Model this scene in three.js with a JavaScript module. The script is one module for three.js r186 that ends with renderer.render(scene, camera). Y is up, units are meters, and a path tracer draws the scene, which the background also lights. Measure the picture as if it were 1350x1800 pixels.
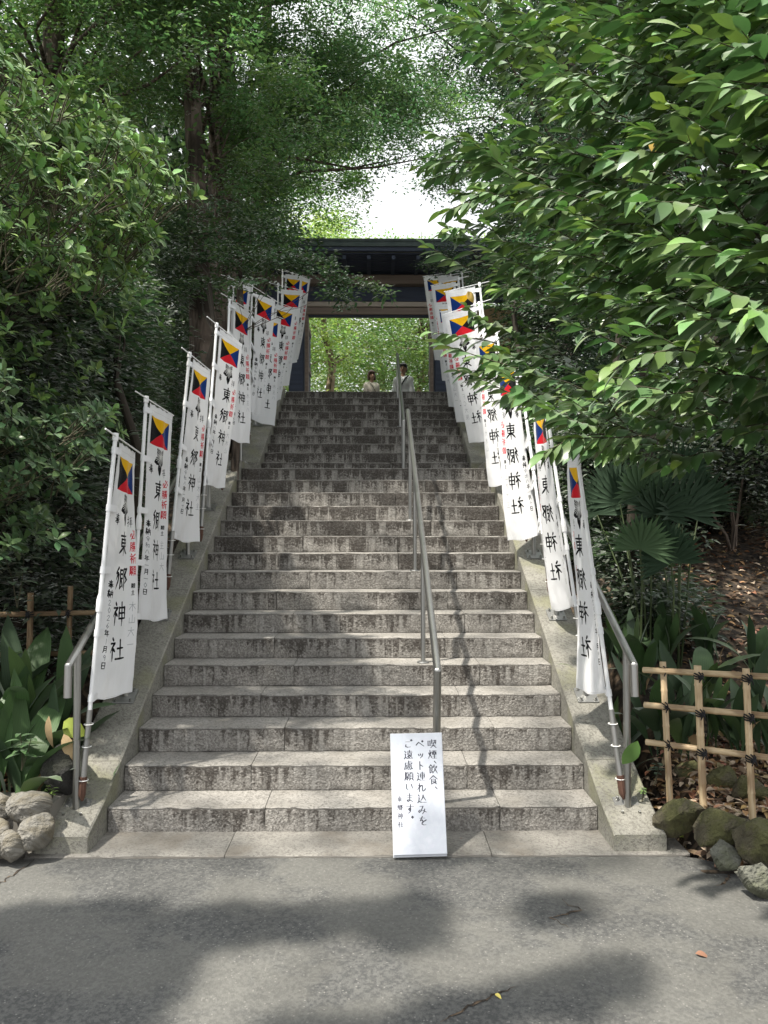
import * as THREE from 'three';
import { mergeGeometries, mergeVertices, toCreasedNormals } from 'three/addons/utils/BufferGeometryUtils.js';
import { MarchingCubes } from 'three/addons/objects/MarchingCubes.js';

// ---------- camera, sky, sun, exposure ----------
const EYE = 1.726, PITCH = 0.0263, YAW = 0.0108, FOCAL = 1400;
const scene = new THREE.Scene();
const camera = new THREE.PerspectiveCamera(2 * Math.atan(900 / FOCAL) * 180 / Math.PI, 0.75, 0.05, 400);
camera.position.set(0, EYE, 0);
camera.rotation.order = 'YXZ';
camera.rotation.set(PITCH, -YAW, 0);
const renderer = new THREE.WebGLRenderer({ antialias: true });
renderer.setSize(768, 1024);
renderer.toneMapping = THREE.LinearToneMapping;
renderer.toneMappingExposure = 2.1;
renderer.shadowMap.enabled = true;
const SUN = new THREE.Vector3(-0.42, 1.0, 0.34).normalize();
{
  const W = 512, H = 256, data = new Float32Array(W * H * 4);
  for (let j = 0; j < H; j++) for (let i = 0; i < W; i++) {
    const el = (j + 0.5) / H * Math.PI - Math.PI / 2, az = (i + 0.5) / W * 2 * Math.PI - Math.PI;
    const x = Math.cos(az) * Math.cos(el), y = Math.sin(el), z = Math.sin(az) * Math.cos(el);
    const c = x * SUN.x + y * SUN.y + z * SUN.z;
    const b = y < 0 ? 0.18 : 0.6 + 0.16 * Math.max(0, y) + 0.9 * Math.exp((c - 1) * 9);
    const k = (j * W + i) * 4;
    data[k] = b * 0.98; data[k + 1] = b; data[k + 2] = b * 1.03; data[k + 3] = 1;
  }
  const sky = new THREE.DataTexture(data, W, H, THREE.RGBAFormat, THREE.FloatType);
  sky.mapping = THREE.EquirectangularReflectionMapping; sky.magFilter = THREE.LinearFilter; sky.minFilter = THREE.LinearFilter; sky.needsUpdate = true;
  scene.background = sky; scene.environment = sky;
}
const sun = new THREE.DirectionalLight(new THREE.Color(1.0, 0.94, 0.84), 4.1);
sun.target.position.set(0, 1, -6); sun.position.copy(SUN).multiplyScalar(40).add(sun.target.position);
sun.castShadow = true; sun.shadow.radius = 2.4;
sun.shadow.mapSize.set(2048, 2048);
Object.assign(sun.shadow.camera, { left: -30, right: 30, top: 30, bottom: -30, near: 1, far: 90 });
scene.add(sun, sun.target);

// ---------- helpers ----------
const V = (x, y, z) => new THREE.Vector3(x, y, z);
function rng(seed) { let a = seed >>> 0; return () => { a = (a + 0x6d2b79f5) | 0; let t = Math.imul(a ^ (a >>> 15), 1 | a); t = (t + Math.imul(t ^ (t >>> 7), 61 | t)) ^ t; return ((t ^ (t >>> 14)) >>> 0) / 4294967296; }; }
const gauss = (r) => Math.sqrt(-2 * Math.log(1 - r() * 0.9999)) * Math.cos(6.28318 * r());
const clamp = (x, a = 0, b = 1) => Math.min(b, Math.max(a, x)), lerp = (a, b, t) => a + (b - a) * t;
const sstep = (a, b, x) => { const t = clamp((x - a) / (b - a)); return t * t * (3 - 2 * t); };
// the place that a ray through a pixel of the photograph reaches at depth D in front of the camera
const cp = Math.cos(PITCH), sp = Math.sin(PITCH), cy = Math.cos(YAW), sy = Math.sin(YAW);
function ray(px, py) {
  const a = (px - 675) / FOCAL, b = -(py - 900) / FOCAL, f = cp - b * sp, u = sp + b * cp;
  return V(a * cy + f * sy, u, -(f * cy - a * sy));
}
function at(px, py, D) { const r = ray(px, py); return r.multiplyScalar(-D / r.z).add(V(0, EYE, 0)); }
function onGround(px, py, y = 0) { const r = ray(px, py); return r.multiplyScalar((y - EYE) / r.y).add(V(0, EYE, 0)); }
function project(p) {
  const X = p.x, D = -p.z, x = X * cy - D * sy, d = X * sy + D * cy, Y = p.y - EYE, z = d * cp + Y * sp;
  return { x: 675 + FOCAL * x / z, y: 900 - FOCAL * (Y * cp - d * sp) / z, z };
}
const taken = {};
const numbered = (n) => { const k = taken[n] = (taken[n] ?? -1) + 1; return k ? n + '_' + String(k).padStart(3, '0') : n; };
function tag(o, label, category, group, kind) {
  if (label) o.userData.label = label; if (category) o.userData.category = category;
  if (group) o.userData.group = group; if (kind) o.userData.kind = kind; return o;
}
function thing(name, label, category, pos = [0, 0, 0], group) {
  const o = new THREE.Group(); o.name = numbered(name); o.position.set(...pos); scene.add(o);
  return tag(o, label, category, group);
}
function mesh(name, geo, mat, parent, pos) {
  const m = new THREE.Mesh(geo, mat); m.name = name; m.castShadow = m.receiveShadow = true;
  if (pos) m.position.copy(pos);
  if (parent) parent.add(m); else { m.name = numbered(name); scene.add(m); }
  return m;
}
function struct(name, geo, mat, label) { const m = mesh(name, geo, mat); return tag(m, label, null, null, 'structure'); }
const local = (g, o) => { g.translate(-o.position.x, -o.position.y, -o.position.z); return g; };
const std = (o) => new THREE.MeshStandardMaterial(o), phys = (o) => new THREE.MeshPhysicalMaterial(o);
const lin = (r, g, b) => new THREE.Color().setRGB(r, g, b);
// tapered tube through points
function tube(points, radii, sides = 6, caps = true) {
  const n = points.length, pos = [], uv = [], idx = [], R = (i) => Array.isArray(radii) ? radii[i] : radii;
  let prev = null, len = 0;
  for (let i = 0; i < n; i++) {
    const t = points[Math.min(n - 1, i + 1)].clone().sub(points[Math.max(0, i - 1)]).normalize();
    let a = prev ? prev.clone().sub(t.clone().multiplyScalar(prev.dot(t))) : (Math.abs(t.y) < 0.9 ? V(0, 1, 0) : V(1, 0, 0)).cross(t);
    a.normalize(); prev = a; const b = t.clone().cross(a);
    if (i) len += points[i].distanceTo(points[i - 1]);
    for (let k = 0; k <= sides; k++) {
      const q = k / sides * 2 * Math.PI, c = Math.cos(q) * R(i), s = Math.sin(q) * R(i);
      pos.push(points[i].x + a.x * c + b.x * s, points[i].y + a.y * c + b.y * s, points[i].z + a.z * c + b.z * s); uv.push(k / sides * 6.28 * R(0), len);
    }
  }
  for (let i = 0; i < n - 1; i++) for (let k = 0; k < sides; k++) {
    const p = i * (sides + 1) + k, q = p + sides + 1; idx.push(p, p + 1, q, q, p + 1, q + 1);
  }
  const g = new THREE.BufferGeometry();
  if (caps) for (const e of [0, n - 1]) {
    const c = pos.length / 3; pos.push(points[e].x, points[e].y, points[e].z); uv.push(0, 0);
    for (let k = 0; k < sides; k++) { const p = e * (sides + 1) + k; if (e) idx.push(p, p + 1, c); else idx.push(p + 1, p, c); }
  }
  g.setAttribute('position', new THREE.Float32BufferAttribute(pos, 3)); g.setAttribute('uv', new THREE.Float32BufferAttribute(uv, 2)); g.setIndex(idx);
  g.computeVertexNormals(); return g;
}
const rod = (a, b, r, sides = 14) => toCreasedNormals(tube([a, b], r, sides), 0.9);
function box(w, h, d, x = 0, y = 0, z = 0, b = 0.004) {           // bevelled box, base centre at x, y, z
  const s = new THREE.Shape(), u = w / 2 - b, v = h / 2 - b;
  s.moveTo(-u, -v); s.lineTo(u, -v); s.lineTo(u, v); s.lineTo(-u, v); s.closePath();
  const g = new THREE.ExtrudeGeometry(s, { depth: Math.max(0.0005, d - 2 * b), bevelEnabled: true, bevelThickness: b, bevelSize: b, bevelSegments: 1 });
  g.translate(x, y + h / 2, z - d / 2 + b); return g;
}
// smooth noise
const hash = (x, y, s) => { let h = Math.imul(x, 374761393) ^ Math.imul(y, 668265263) ^ Math.imul(s, 2246822519); h = Math.imul(h ^ (h >>> 13), 1274126177); return ((h ^ (h >>> 16)) >>> 0) / 4294967296; };
function vnoise(x, y, s, px = 1 << 20, py = 1 << 20) {
  const ix = Math.floor(x), iy = Math.floor(y), fx = x - ix, fy = y - iy, u = fx * fx * (3 - 2 * fx), v = fy * fy * (3 - 2 * fy), m = (a, n) => ((a % n) + n) % n;
  const x0 = m(ix, px), x1 = m(ix + 1, px), y0 = m(iy, py), y1 = m(iy + 1, py);
  return lerp(lerp(hash(x0, y0, s), hash(x1, y0, s), u), lerp(hash(x0, y1, s), hash(x1, y1, s), u), v);
}
function fbm(u, v, fx, fy, oct, s) { let a = 0, w = 0.5, t = 0; for (let o = 0; o < oct; o++) { a += w * vnoise(u * fx, v * fy, s + o, fx, fy); t += w; fx *= 2; fy *= 2; w *= 0.55; } return a / t; }
function texture(W, H, f, srgb = true, rep) {
  const d = new Uint8Array(W * H * 4);
  for (let j = 0; j < H; j++) for (let i = 0; i < W; i++) {
    const c = f((i + 0.5) / W, (j + 0.5) / H, i, j), k = (j * W + i) * 4;
    for (let q = 0; q < 3; q++) { const x = clamp(Array.isArray(c) ? c[q] : c); d[k + q] = 255 * (srgb ? (x < 0.0031308 ? 12.92 * x : 1.055 * Math.pow(x, 1 / 2.4) - 0.055) : x); }
    d[k + 3] = 255;
  }
  const t = new THREE.DataTexture(d, W, H); t.wrapS = t.wrapT = THREE.RepeatWrapping; t.magFilter = THREE.LinearFilter; t.minFilter = THREE.LinearMipmapLinearFilter; t.generateMipmaps = true;
  if (srgb) t.colorSpace = THREE.SRGBColorSpace; if (rep) t.repeat.set(...rep); t.needsUpdate = true; return t;
}
const mixc = (a, b, t) => [lerp(a[0], b[0], t), lerp(a[1], b[1], t), lerp(a[2], b[2], t)];
// ---------- materials ----------
const M = {};
{ // granite: pale ground with grey and dark grains, 1 tile = 1 m
  const grain = (u, v) => fbm(u, v, 90, 90, 3, 11), blot = (u, v) => fbm(u, v, 6, 6, 4, 21);
  const col = (base, dark, moss, mossy) => texture(768, 768, (u, v, i, j) => {
    const g = grain(u, v), h = hash(i >> 1, j >> 1, 5), b = blot(u, v);
    let c = mixc(dark, base, sstep(0.28, 0.56, g * 0.75 + h * 0.25));
    c = mixc(c, base.map((x) => x * 1.5), sstep(0.9, 0.97, h) * 0.7);
    c = c.map((x) => x * (0.72 + 0.56 * b));
    const ms = sstep(0.5, 0.72, fbm(u, v, 4, 4, 5, 71) * 0.75 + h * 0.12 + g * 0.13);
    return mixc(c, moss, ms * mossy);
  });
  const bump = texture(768, 768, (u, v, i, j) => 0.6 * fbm(u, v, 60, 60, 3, 31) + 0.4 * hash(i >> 1, j >> 1, 7), false);
  M.tread = std({ map: col([0.28, 0.267, 0.245], [0.14, 0.132, 0.12], [0.2, 0.185, 0.16], 0.4), bumpMap: bump, bumpScale: 0.004, roughness: 0.85 });
  M.stringer = std({ map: col([0.225, 0.218, 0.19], [0.13, 0.124, 0.106], [0.19, 0.19, 0.105], 0.6), bumpMap: bump, bumpScale: 0.005, roughness: 0.9 });
  M.kerb = std({ map: col([0.215, 0.205, 0.185], [0.13, 0.123, 0.11], [0.13, 0.112, 0.09], 0.6), bumpMap: bump, bumpScale: 0.004, roughness: 0.9 });
  // split faces of the risers with run-down stains: 1 tile = 3 m x one riser
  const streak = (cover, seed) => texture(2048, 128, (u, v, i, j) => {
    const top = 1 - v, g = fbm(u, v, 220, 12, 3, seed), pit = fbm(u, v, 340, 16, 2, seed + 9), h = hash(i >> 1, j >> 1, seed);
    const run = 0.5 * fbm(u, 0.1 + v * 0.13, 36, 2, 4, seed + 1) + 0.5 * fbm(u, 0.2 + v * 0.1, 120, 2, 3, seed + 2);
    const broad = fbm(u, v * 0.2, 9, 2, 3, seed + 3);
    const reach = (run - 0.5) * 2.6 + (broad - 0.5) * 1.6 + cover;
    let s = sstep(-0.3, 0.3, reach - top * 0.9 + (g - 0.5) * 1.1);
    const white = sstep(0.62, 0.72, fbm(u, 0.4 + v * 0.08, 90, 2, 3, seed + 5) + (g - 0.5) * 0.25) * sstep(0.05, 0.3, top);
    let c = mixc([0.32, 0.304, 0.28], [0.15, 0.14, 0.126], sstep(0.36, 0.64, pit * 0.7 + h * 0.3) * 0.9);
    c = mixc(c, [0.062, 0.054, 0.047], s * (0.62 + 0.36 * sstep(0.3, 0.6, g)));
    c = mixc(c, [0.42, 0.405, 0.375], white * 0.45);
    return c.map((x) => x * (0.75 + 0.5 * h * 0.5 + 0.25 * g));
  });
  const fb = texture(2048, 128, (u, v, i, j) => 0.7 * fbm(u, v, 260, 14, 3, 91) + 0.3 * hash(i >> 1, j >> 1, 93), false);
  M.riserLow = std({ map: streak(0.24, 41), bumpMap: fb, bumpScale: 0.014, roughness: 0.95 });
  M.riserHighShaded = std({ map: streak(0.7, 57), bumpMap: fb, bumpScale: 0.014, roughness: 0.95 });  // upper risers: stains, plus their dim light painted in as extra dark cover
}
{ // asphalt, 1 tile = 1.6 m, over it a broad worn pattern
  const stone = (u, v) => fbm(u, v, 130, 130, 2, 3);
  M.asphalt = std({
    map: texture(1024, 1024, (u, v, i, j) => {
      const s = stone(u, v), h = hash(i >> 1, j >> 1, 2), w = fbm(u, v, 3, 3, 5, 13), f = hash(i >> 2, j >> 2, 77);
      let c = mixc([0.05, 0.051, 0.05], [0.096, 0.096, 0.091], sstep(0.3, 0.7, s * 0.7 + h * 0.3));
      c = mixc(c, [0.42, 0.4, 0.37], f > 0.988 ? 0.28 : 0);
      const dust = sstep(0.42, 0.62, fbm(u, v, 5, 5, 5, 33)); return mixc(c, [0.125, 0.122, 0.109], dust * 0.45).map((x) => x * (0.7 + 0.6 * w));
    }),
    bumpMap: texture(1024, 1024, (u, v, i, j) => 0.75 * stone(u, v) + 0.25 * hash(i >> 1, j >> 1, 2), false), bumpScale: 0.0035, roughness: 0.95,
  });
  M.soil = std({
    map: texture(512, 512, (u, v, i, j) => {
      const a = fbm(u, v, 40, 40, 3, 5), b = fbm(u, v, 5, 5, 4, 6);
      return mixc([0.022, 0.016, 0.011], [0.1, 0.07, 0.045], sstep(0.4, 0.7, a)).map((x) => x * (0.6 + 0.8 * b));
    }), bumpMap: texture(256, 256, (u, v) => fbm(u, v, 30, 30, 4, 8), false), bumpScale: 0.03, roughness: 1,
  });
}
M.bark = std({ map: texture(256, 512, (u, v) => { const a = fbm(u, v, 16, 6, 5, 3), b = fbm(u, v, 5, 9, 4, 9); return mixc([0.035, 0.026, 0.02], [0.15, 0.118, 0.095], sstep(0.3, 0.75, a)).map((x) => x * (0.55 + 0.9 * b)); }, true, [1.3, 0.6]), bumpMap: texture(256, 512, (u, v) => fbm(u, v, 18, 5, 5, 3), false, [1.3, 0.6]), bumpScale: 0.05, roughness: 1 });
M.twig = std({ color: lin(0.06, 0.055, 0.03), roughness: 0.9 });
M.darkTwig = std({ color: lin(0.035, 0.028, 0.02), roughness: 0.9 });
M.steel = std({ color: lin(0.38, 0.38, 0.365), metalness: 1, roughness: 0.36, bumpMap: texture(128, 256, (u, v, i, j) => fbm(u, v, 40, 3, 2, 4), false, [8, 4]), bumpScale: 0.0006 });
M.plate = std({ color: lin(0.33, 0.33, 0.32), metalness: 0.9, roughness: 0.5 });
M.pole = std({ color: lin(0.78, 0.79, 0.8), roughness: 0.42 });
M.tie = std({ color: lin(0.8, 0.8, 0.78), roughness: 0.6 });
M.rust = std({ map: texture(128, 128, (u, v) => mixc([0.05, 0.02, 0.012], [0.12, 0.06, 0.04], fbm(u, v, 8, 6, 4, 3)), true, [6, 6]), roughness: 0.85 });
M.bamboo = std({ map: texture(128, 512, (u, v) => { const a = fbm(u, v, 30, 3, 3, 3), b = fbm(u, v, 3, 5, 4, 7); return mixc(mixc([0.4, 0.26, 0.13], [0.64, 0.52, 0.34], a), [0.2, 0.12, 0.06], sstep(0.5, 0.7, b) * 0.7); }, true, [8, 1]), roughness: 0.5 });
M.oldBamboo = std({ map: M.bamboo.map, color: lin(0.36, 0.33, 0.3), roughness: 0.8 });
M.cord = std({ color: lin(0.008, 0.008, 0.01), roughness: 0.9 });
M.hazedDarkWood = std({ map: texture(256, 256, (u, v) => mixc([0.045, 0.056, 0.09], [0.085, 0.102, 0.16], fbm(u, v, 3, 50, 3, 4)), true, [0.6, 0.6]), roughness: 0.7 });  // dark timber, its blue lift a painted lens flare veil
M.hazedBrownWood = std({ map: texture(256, 256, (u, v) => mixc([0.2, 0.145, 0.115], [0.34, 0.27, 0.23], fbm(u, v, 2, 60, 4, 8)), true, [0.5, 0.5]), roughness: 0.75 });  // brown timber, partly lightened by the same painted flare veil
M.paleWood = std({ map: texture(256, 256, (u, v) => mixc([0.5, 0.42, 0.35], [0.62, 0.54, 0.47], fbm(u, v, 2, 60, 4, 9)), true, [0.5, 0.5]), roughness: 0.75 });
M.plaster = std({ map: texture(256, 256, (u, v) => mixc([0.36, 0.25, 0.13], [0.45, 0.33, 0.18], fbm(u, v, 6, 6, 4, 9))), roughness: 0.95 });
M.whiteWall = std({ map: texture(256, 256, (u, v) => mixc([0.5, 0.49, 0.46], [0.62, 0.6, 0.57], fbm(u, v, 5, 5, 4, 9))), roughness: 0.95 });
M.copper = std({ map: texture(256, 256, (u, v) => mixc([0.06, 0.08, 0.085], [0.11, 0.14, 0.14], fbm(u, v, 9, 9, 4, 2))), roughness: 0.6, metalness: 0.3 });
const rockMat = (a, b, moss, k, seed) => std({ map: texture(256, 256, (u, v, i, j) => { const n = fbm(u, v, 10, 10, 5, seed), m = fbm(u, v, 4, 4, 4, seed + 5), h = hash(i, j, seed); return mixc(mixc(a, b, n), moss, sstep(0.48, 0.62, m * 0.8 + h * 0.2) * k).map((x) => x * (0.8 + 0.4 * h)); }, true, [2, 2]), bumpMap: texture(256, 256, (u, v) => fbm(u, v, 14, 14, 5, seed), false, [2, 2]), bumpScale: 0.02, roughness: 0.95 });
M.rockPale = rockMat([0.09, 0.085, 0.073], [0.26, 0.248, 0.22], [0.12, 0.1, 0.06], 0.7, 3);
M.rockMoss = rockMat([0.035, 0.031, 0.02], [0.12, 0.105, 0.066], [0.085, 0.092, 0.02], 0.55, 13);
M.rockGrey = rockMat([0.06, 0.062, 0.05], [0.17, 0.17, 0.14], [0.09, 0.1, 0.05], 0.5, 33);
M.rockLava = rockMat([0.012, 0.012, 0.011], [0.05, 0.048, 0.044], [0.03, 0.035, 0.015], 0.3, 23);
M.mortar = std({ color: lin(0.17, 0.16, 0.14), roughness: 1 });
// leaves: light passes the blade a little
const leafMat = (r, g, b) => phys({ color: lin(r, g, b), roughness: 0.85, transmission: 0.3, thickness: 0, side: THREE.DoubleSide, ior: 1.45, clearcoat: 0.35, clearcoatRoughness: 0.3 });
M.leaf = phys({ color: lin(1, 1, 1), roughness: 0.94, transmission: 0.68, thickness: 0, side: THREE.DoubleSide, ior: 1.4 });
const GLOSS = { roughness: 0.85, transmission: 0.25, thickness: 0, side: THREE.DoubleSide, ior: 1.45, clearcoat: 0.4, clearcoatRoughness: 0.3 };
M.paleBark = std({ map: M.bark.map, color: lin(2.2, 2.1, 1.9), roughness: 1 });
M.glossLeaf = phys({ color: lin(1, 1, 1), ...GLOSS });
const SHINY = { ...GLOSS, clearcoat: 1, clearcoatRoughness: 0.28 };
M.shinyLeaf = phys({ color: lin(1, 1, 1), ...SHINY });
// ---------- lettering: each character as brush strokes on a 100 x 100 square ----------
const SUKI = '24,4 33,14;8,24 40,24 6,60;26,42 26,95;30,46 42,58';
const SHIN = '10,12 20,24;4,42 20,42 14,76;2,94 14,80 40,90 98,92';
const STROKES = {
  東: '18,18 82,18;50,4 50,97;26,32 26,60;26,32 74,32 74,60;26,46 74,46;26,60 74,60;47,62 12,90;53,62 88,90',
  郷: '26,5 8,27 24,26 4,54;28,32 20,60 4,92;40,14 62,14 62,48;40,14 40,88 58,76;40,30 62,30;40,48 62,48;50,58 64,84;72,10 94,10 82,36 94,54 82,68;74,10 74,97',
  神: SUKI + ';52,24 52,68;52,24 92,24 92,68;52,46 92,46;52,68 92,68;72,4 72,98',
  社: SUKI + ';56,46 92,46;74,14 74,88;46,88 99,88',
  奉: '20,16 80,16;26,30 74,30;10,44 90,44;50,4 46,44 8,74;54,46 92,72;32,62 68,62;26,76 74,76;50,54 50,98',
  拝: '6,26 40,26;24,4 24,90 14,84;4,62 40,50;50,16 90,10;54,32 90,32;52,48 92,48;46,66 98,66;72,12 72,98',
  必: '50,6 57,22;80,12 50,60 16,92;30,36 34,80 76,82 80,62;14,44 8,68;86,40 96,62',
  勝: '12,10 12,70 4,94;12,10 34,10 34,92 26,88;12,34 34,34;12,56 34,56;50,8 56,20;84,6 76,20;44,28 94,28;40,44 98,44;66,6 62,44 42,66;70,46 96,64;50,66 86,66 80,94 70,90;66,54 62,74 44,96',
  祈: SUKI + ';88,6 56,18;56,18 54,60 46,94;56,42 98,42;78,42 78,98',
  願: '6,10 50,10;10,10 10,60 2,94;30,12 24,24;18,24 18,52;18,24 44,24 44,52;18,38 44,38;18,52 44,52;31,52 31,92 24,88;20,64 14,80;40,64 48,78;56,10 98,10;76,10 70,22;60,24 60,72;60,24 94,24 94,72;60,40 94,40;60,56 94,56;60,72 94,72;68,76 54,94;84,76 98,94',
  主: '44,4 56,14;20,26 80,26;24,56 76,56;50,26 50,90;10,90 90,90',
  納: '26,4 10,24 24,34;34,20 10,48 38,46;24,48 24,94;10,60 6,80;36,58 42,74;50,26 50,94;50,26 92,26 92,92 84,88;70,8 70,40 56,66;70,42 86,64',
  年: '30,4 14,30;26,18 86,18;28,40 80,40;28,40 28,64;6,64 96,64;56,18 56,98',
  月: '28,8 28,66 12,94;28,8 76,8 76,92 66,88;28,34 76,34;28,60 76,60',
  日: '24,10 24,92;24,10 76,10 76,92;24,50 76,50;24,90 76,90',
  令: '50,4 6,46;50,4 96,46;34,44 66,44;24,60 74,60 56,84;46,72 60,96',
  和: '38,6 10,16;4,32 50,32;28,12 28,94;26,34 4,66;30,40 50,60;60,32 60,82;60,32 94,32 94,82;60,80 94,80',
  八: '38,20 8,84;56,16 94,84', 十: '10,46 90,46;50,8 50,94', 一: '8,50 92,50',
  大: '10,36 90,36;50,6 48,40 10,94;50,42 92,92',
  阪: '12,10 40,10 26,36 40,52 28,64;14,10 14,96;52,14 94,12;54,14 52,60 42,92;56,40 88,40 66,76 44,94;60,54 96,94',
  山: '50,8 50,86;12,36 12,86 88,86;88,36 88,88', 木: '10,32 90,32;50,6 50,96;48,34 10,80;52,34 92,80',
  喫: '6,22 6,70;6,22 28,22 28,70;6,68 28,68;36,18 62,18;38,30 60,30;34,44 64,44;49,6 49,48;68,14 96,14 92,48 84,44;80,14 78,32 66,50;34,66 98,66;66,50 62,70 34,96;66,68 98,96',
  煙: '10,34 16,52;38,24 30,44;24,6 24,52 4,94;26,54 40,84;46,12 98,12;52,26 52,50;52,26 92,26 92,50;52,50 92,50;64,12 64,50;80,12 80,50;52,70 92,70;72,54 72,92;44,92 98,92',
  飲: '26,4 4,32;26,4 48,28;16,30 40,30 40,58;16,44 40,44;16,58 40,58;16,30 16,92 34,82;34,66 44,84;66,6 54,34;62,22 94,22 86,40;74,34 70,62 46,96;74,50 98,96',
  食: '50,4 6,42;50,4 96,42;40,30 60,30;28,44 72,44 72,68;28,56 72,56;28,68 72,68;28,44 28,94 52,84;80,72 60,82;48,70 90,96',
  '、': '70,8 90,30', ペ: '6,62 34,32 94,76;78,14 86,22 78,30 70,22 78,14', ッ: '28,46 36,62;50,42 56,58;78,42 70,68 46,88',
  ト: '40,8 40,94;42,42 74,62', 連: '36,14 92,14;42,26 42,56;42,26 86,26 86,56;42,41 86,41;42,56 86,56;34,68 96,68;64,4 64,80;' + SHIN,
  れ: '26,8 26,94;8,30 34,28 6,74;26,50 50,28 62,34 58,74 66,90 82,82 94,66', 込: '56,14 66,14 54,50 36,72;62,24 92,70;' + SHIN,
  み: '22,16 58,14 34,66 14,78 8,64 24,52 60,60 94,76;76,44 70,70 50,94', を: '16,20 76,20;46,4 22,48 46,38 54,64;88,40 44,64 40,82 60,92 86,90',
  ご: '24,24 72,24;26,56 22,76 44,84 80,80;80,4 86,16;92,0 98,12',
  遠: '38,12 92,12;64,2 64,24;34,24 96,24;46,34 46,50;46,34 84,34 84,50;46,50 84,50;64,52 36,76;54,60 54,86 64,78;64,58 94,84;84,58 72,66;' + SHIN,
  慮: '50,2 50,22;50,10 82,10;14,24 88,24 82,34;14,24 12,60 2,94;34,36 70,34;52,26 52,40 74,42;28,48 28,68;28,48 78,48 78,68;28,58 78,58;28,68 78,68;53,48 53,68;24,78 18,92;38,76 42,94 72,94 76,84;54,72 60,82;82,76 92,88',
  い: '16,20 20,70 36,80;72,24 88,66', ま: '18,24 82,24;22,44 78,44;50,6 50,76 34,88 20,80 32,70 54,74 82,90',
  す: '8,26 92,26;56,6 56,56 44,66 34,54 44,44 56,54 52,78 32,96', '。': '74,12 84,22 74,32 64,22 74,12',
  2: '24,30 50,8 76,30 24,92 80,92', 0: '50,8 22,50 50,92 78,50 50,8', 6: '66,8 28,60 50,92 74,68 50,52 30,70', 1: '50,8 50,92', 9: '72,34 48,56 30,32 50,10 72,30 60,92',
  F: '26,8 26,94;26,8 78,8;26,48 66,48', C: '80,24 50,8 22,50 50,92 82,76',
};
const parsed = {};
for (const k in STROKES) parsed[k] = STROKES[k].split(';').map((s) => s.split(' ').map((p) => p.split(',').map(Number)));
// style: 'brush' swells and tapers, 'print' has thin horizontals and thick verticals, 'pen' is even
function glyph(c, ch, x, y, w, h, weight, style, ink) {
  const S = parsed[ch]; if (!S) return;
  c.fillStyle = ink;
  for (const st of S) {
    let total = 0; for (let i = 1; i < st.length; i++) total += Math.hypot(st[i][0] - st[i - 1][0], st[i][1] - st[i - 1][1]);
    let done = 0;
    for (let i = 1; i < st.length; i++) {
      const [ax, ay] = st[i - 1], [bx, by] = st[i], L = Math.hypot(bx - ax, by - ay), n = Math.ceil(L * Math.max(w, h) / 60) + 1;
      const flat = Math.abs(by - ay) < Math.abs(bx - ax) * 0.3;
      for (let k = 0; k <= n; k++) {
        const t = k / n, s = (done + L * t) / total;
        let r = weight;
        if (style === 'brush') r *= (flat ? 0.72 : 1) * (0.62 + 0.5 * Math.exp(-s * 9) + 0.42 * Math.sin(s * Math.PI)) * (s > 0.8 && !flat ? 1.7 - s * 1.05 : 1);
        if (style === 'print') r *= flat ? 0.5 : (Math.abs(bx - ax) > 15 ? 1.15 - 0.55 * s : 1.05);
        c.beginPath(); c.ellipse(x + (ax + (bx - ax) * t) / 100 * w, y + (ay + (by - ay) * t) / 100 * h, r * w, r * w * (flat && style === 'print' ? 0.8 : 1), 0, 0, 7); c.fill();
      }
      done += L;
    }
  }
}
const column = (c, text, x, y, w, h, gap, weight, style, ink) => { [...text].forEach((ch, i) => glyph(c, ch, x - w / 2, y + i * (h + gap), w, h, weight, style, ink)); };
function canvasTexture(cv) { const t = new THREE.CanvasTexture(cv); t.colorSpace = THREE.SRGBColorSpace; t.magFilter = THREE.LinearFilter; return t; }
function newCanvas(w, h) { const c = document.createElement('canvas'); c.width = w; c.height = h; return [c, c.getContext('2d')]; }
function crest(c, x, y, s) {                       // five-lobed ivy leaf, black with white veins
  c.fillStyle = '#1b1b1d'; c.beginPath();
  const N = 60; for (let i = 0; i <= N; i++) { const a = i / N * 2 * Math.PI, r = s * (0.8 + 0.2 * Math.cos(5 * a)) * (1 + 0.28 * Math.max(0, Math.cos(a)) ** 6) * (0.95 + 0.06 * Math.cos(15 * a)); const X = x + Math.sin(a) * r * 0.9, Y = y + Math.cos(a) * r; i ? c.lineTo(X, Y) : c.moveTo(X, Y); } c.fill();
  c.strokeStyle = '#d8d8d6'; c.lineWidth = s * 0.05; c.lineCap = 'round';
  for (let k = 0; k < 5; k++) {
    const a = k * 2 * Math.PI / 5, ux = Math.sin(a), uy = Math.cos(a), px = uy, py = -ux, oy = y - s * 0.2;
    for (const [o, e] of [[0, 0.8], [0.1, 0.66], [-0.1, 0.66], [0.2, 0.5], [-0.2, 0.5]]) {
      c.beginPath(); c.moveTo(x + px * o * s * 0.3, oy + py * o * s * 0.3); c.quadraticCurveTo(x + ux * s * 0.4 + px * o * s * 1.1, oy + uy * s * 0.4 + py * o * s * 1.1, x + ux * s * e + px * o * s * 1.5, oy + uy * s * e + py * o * s * 1.5); c.stroke();
    }
  }
}
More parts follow.
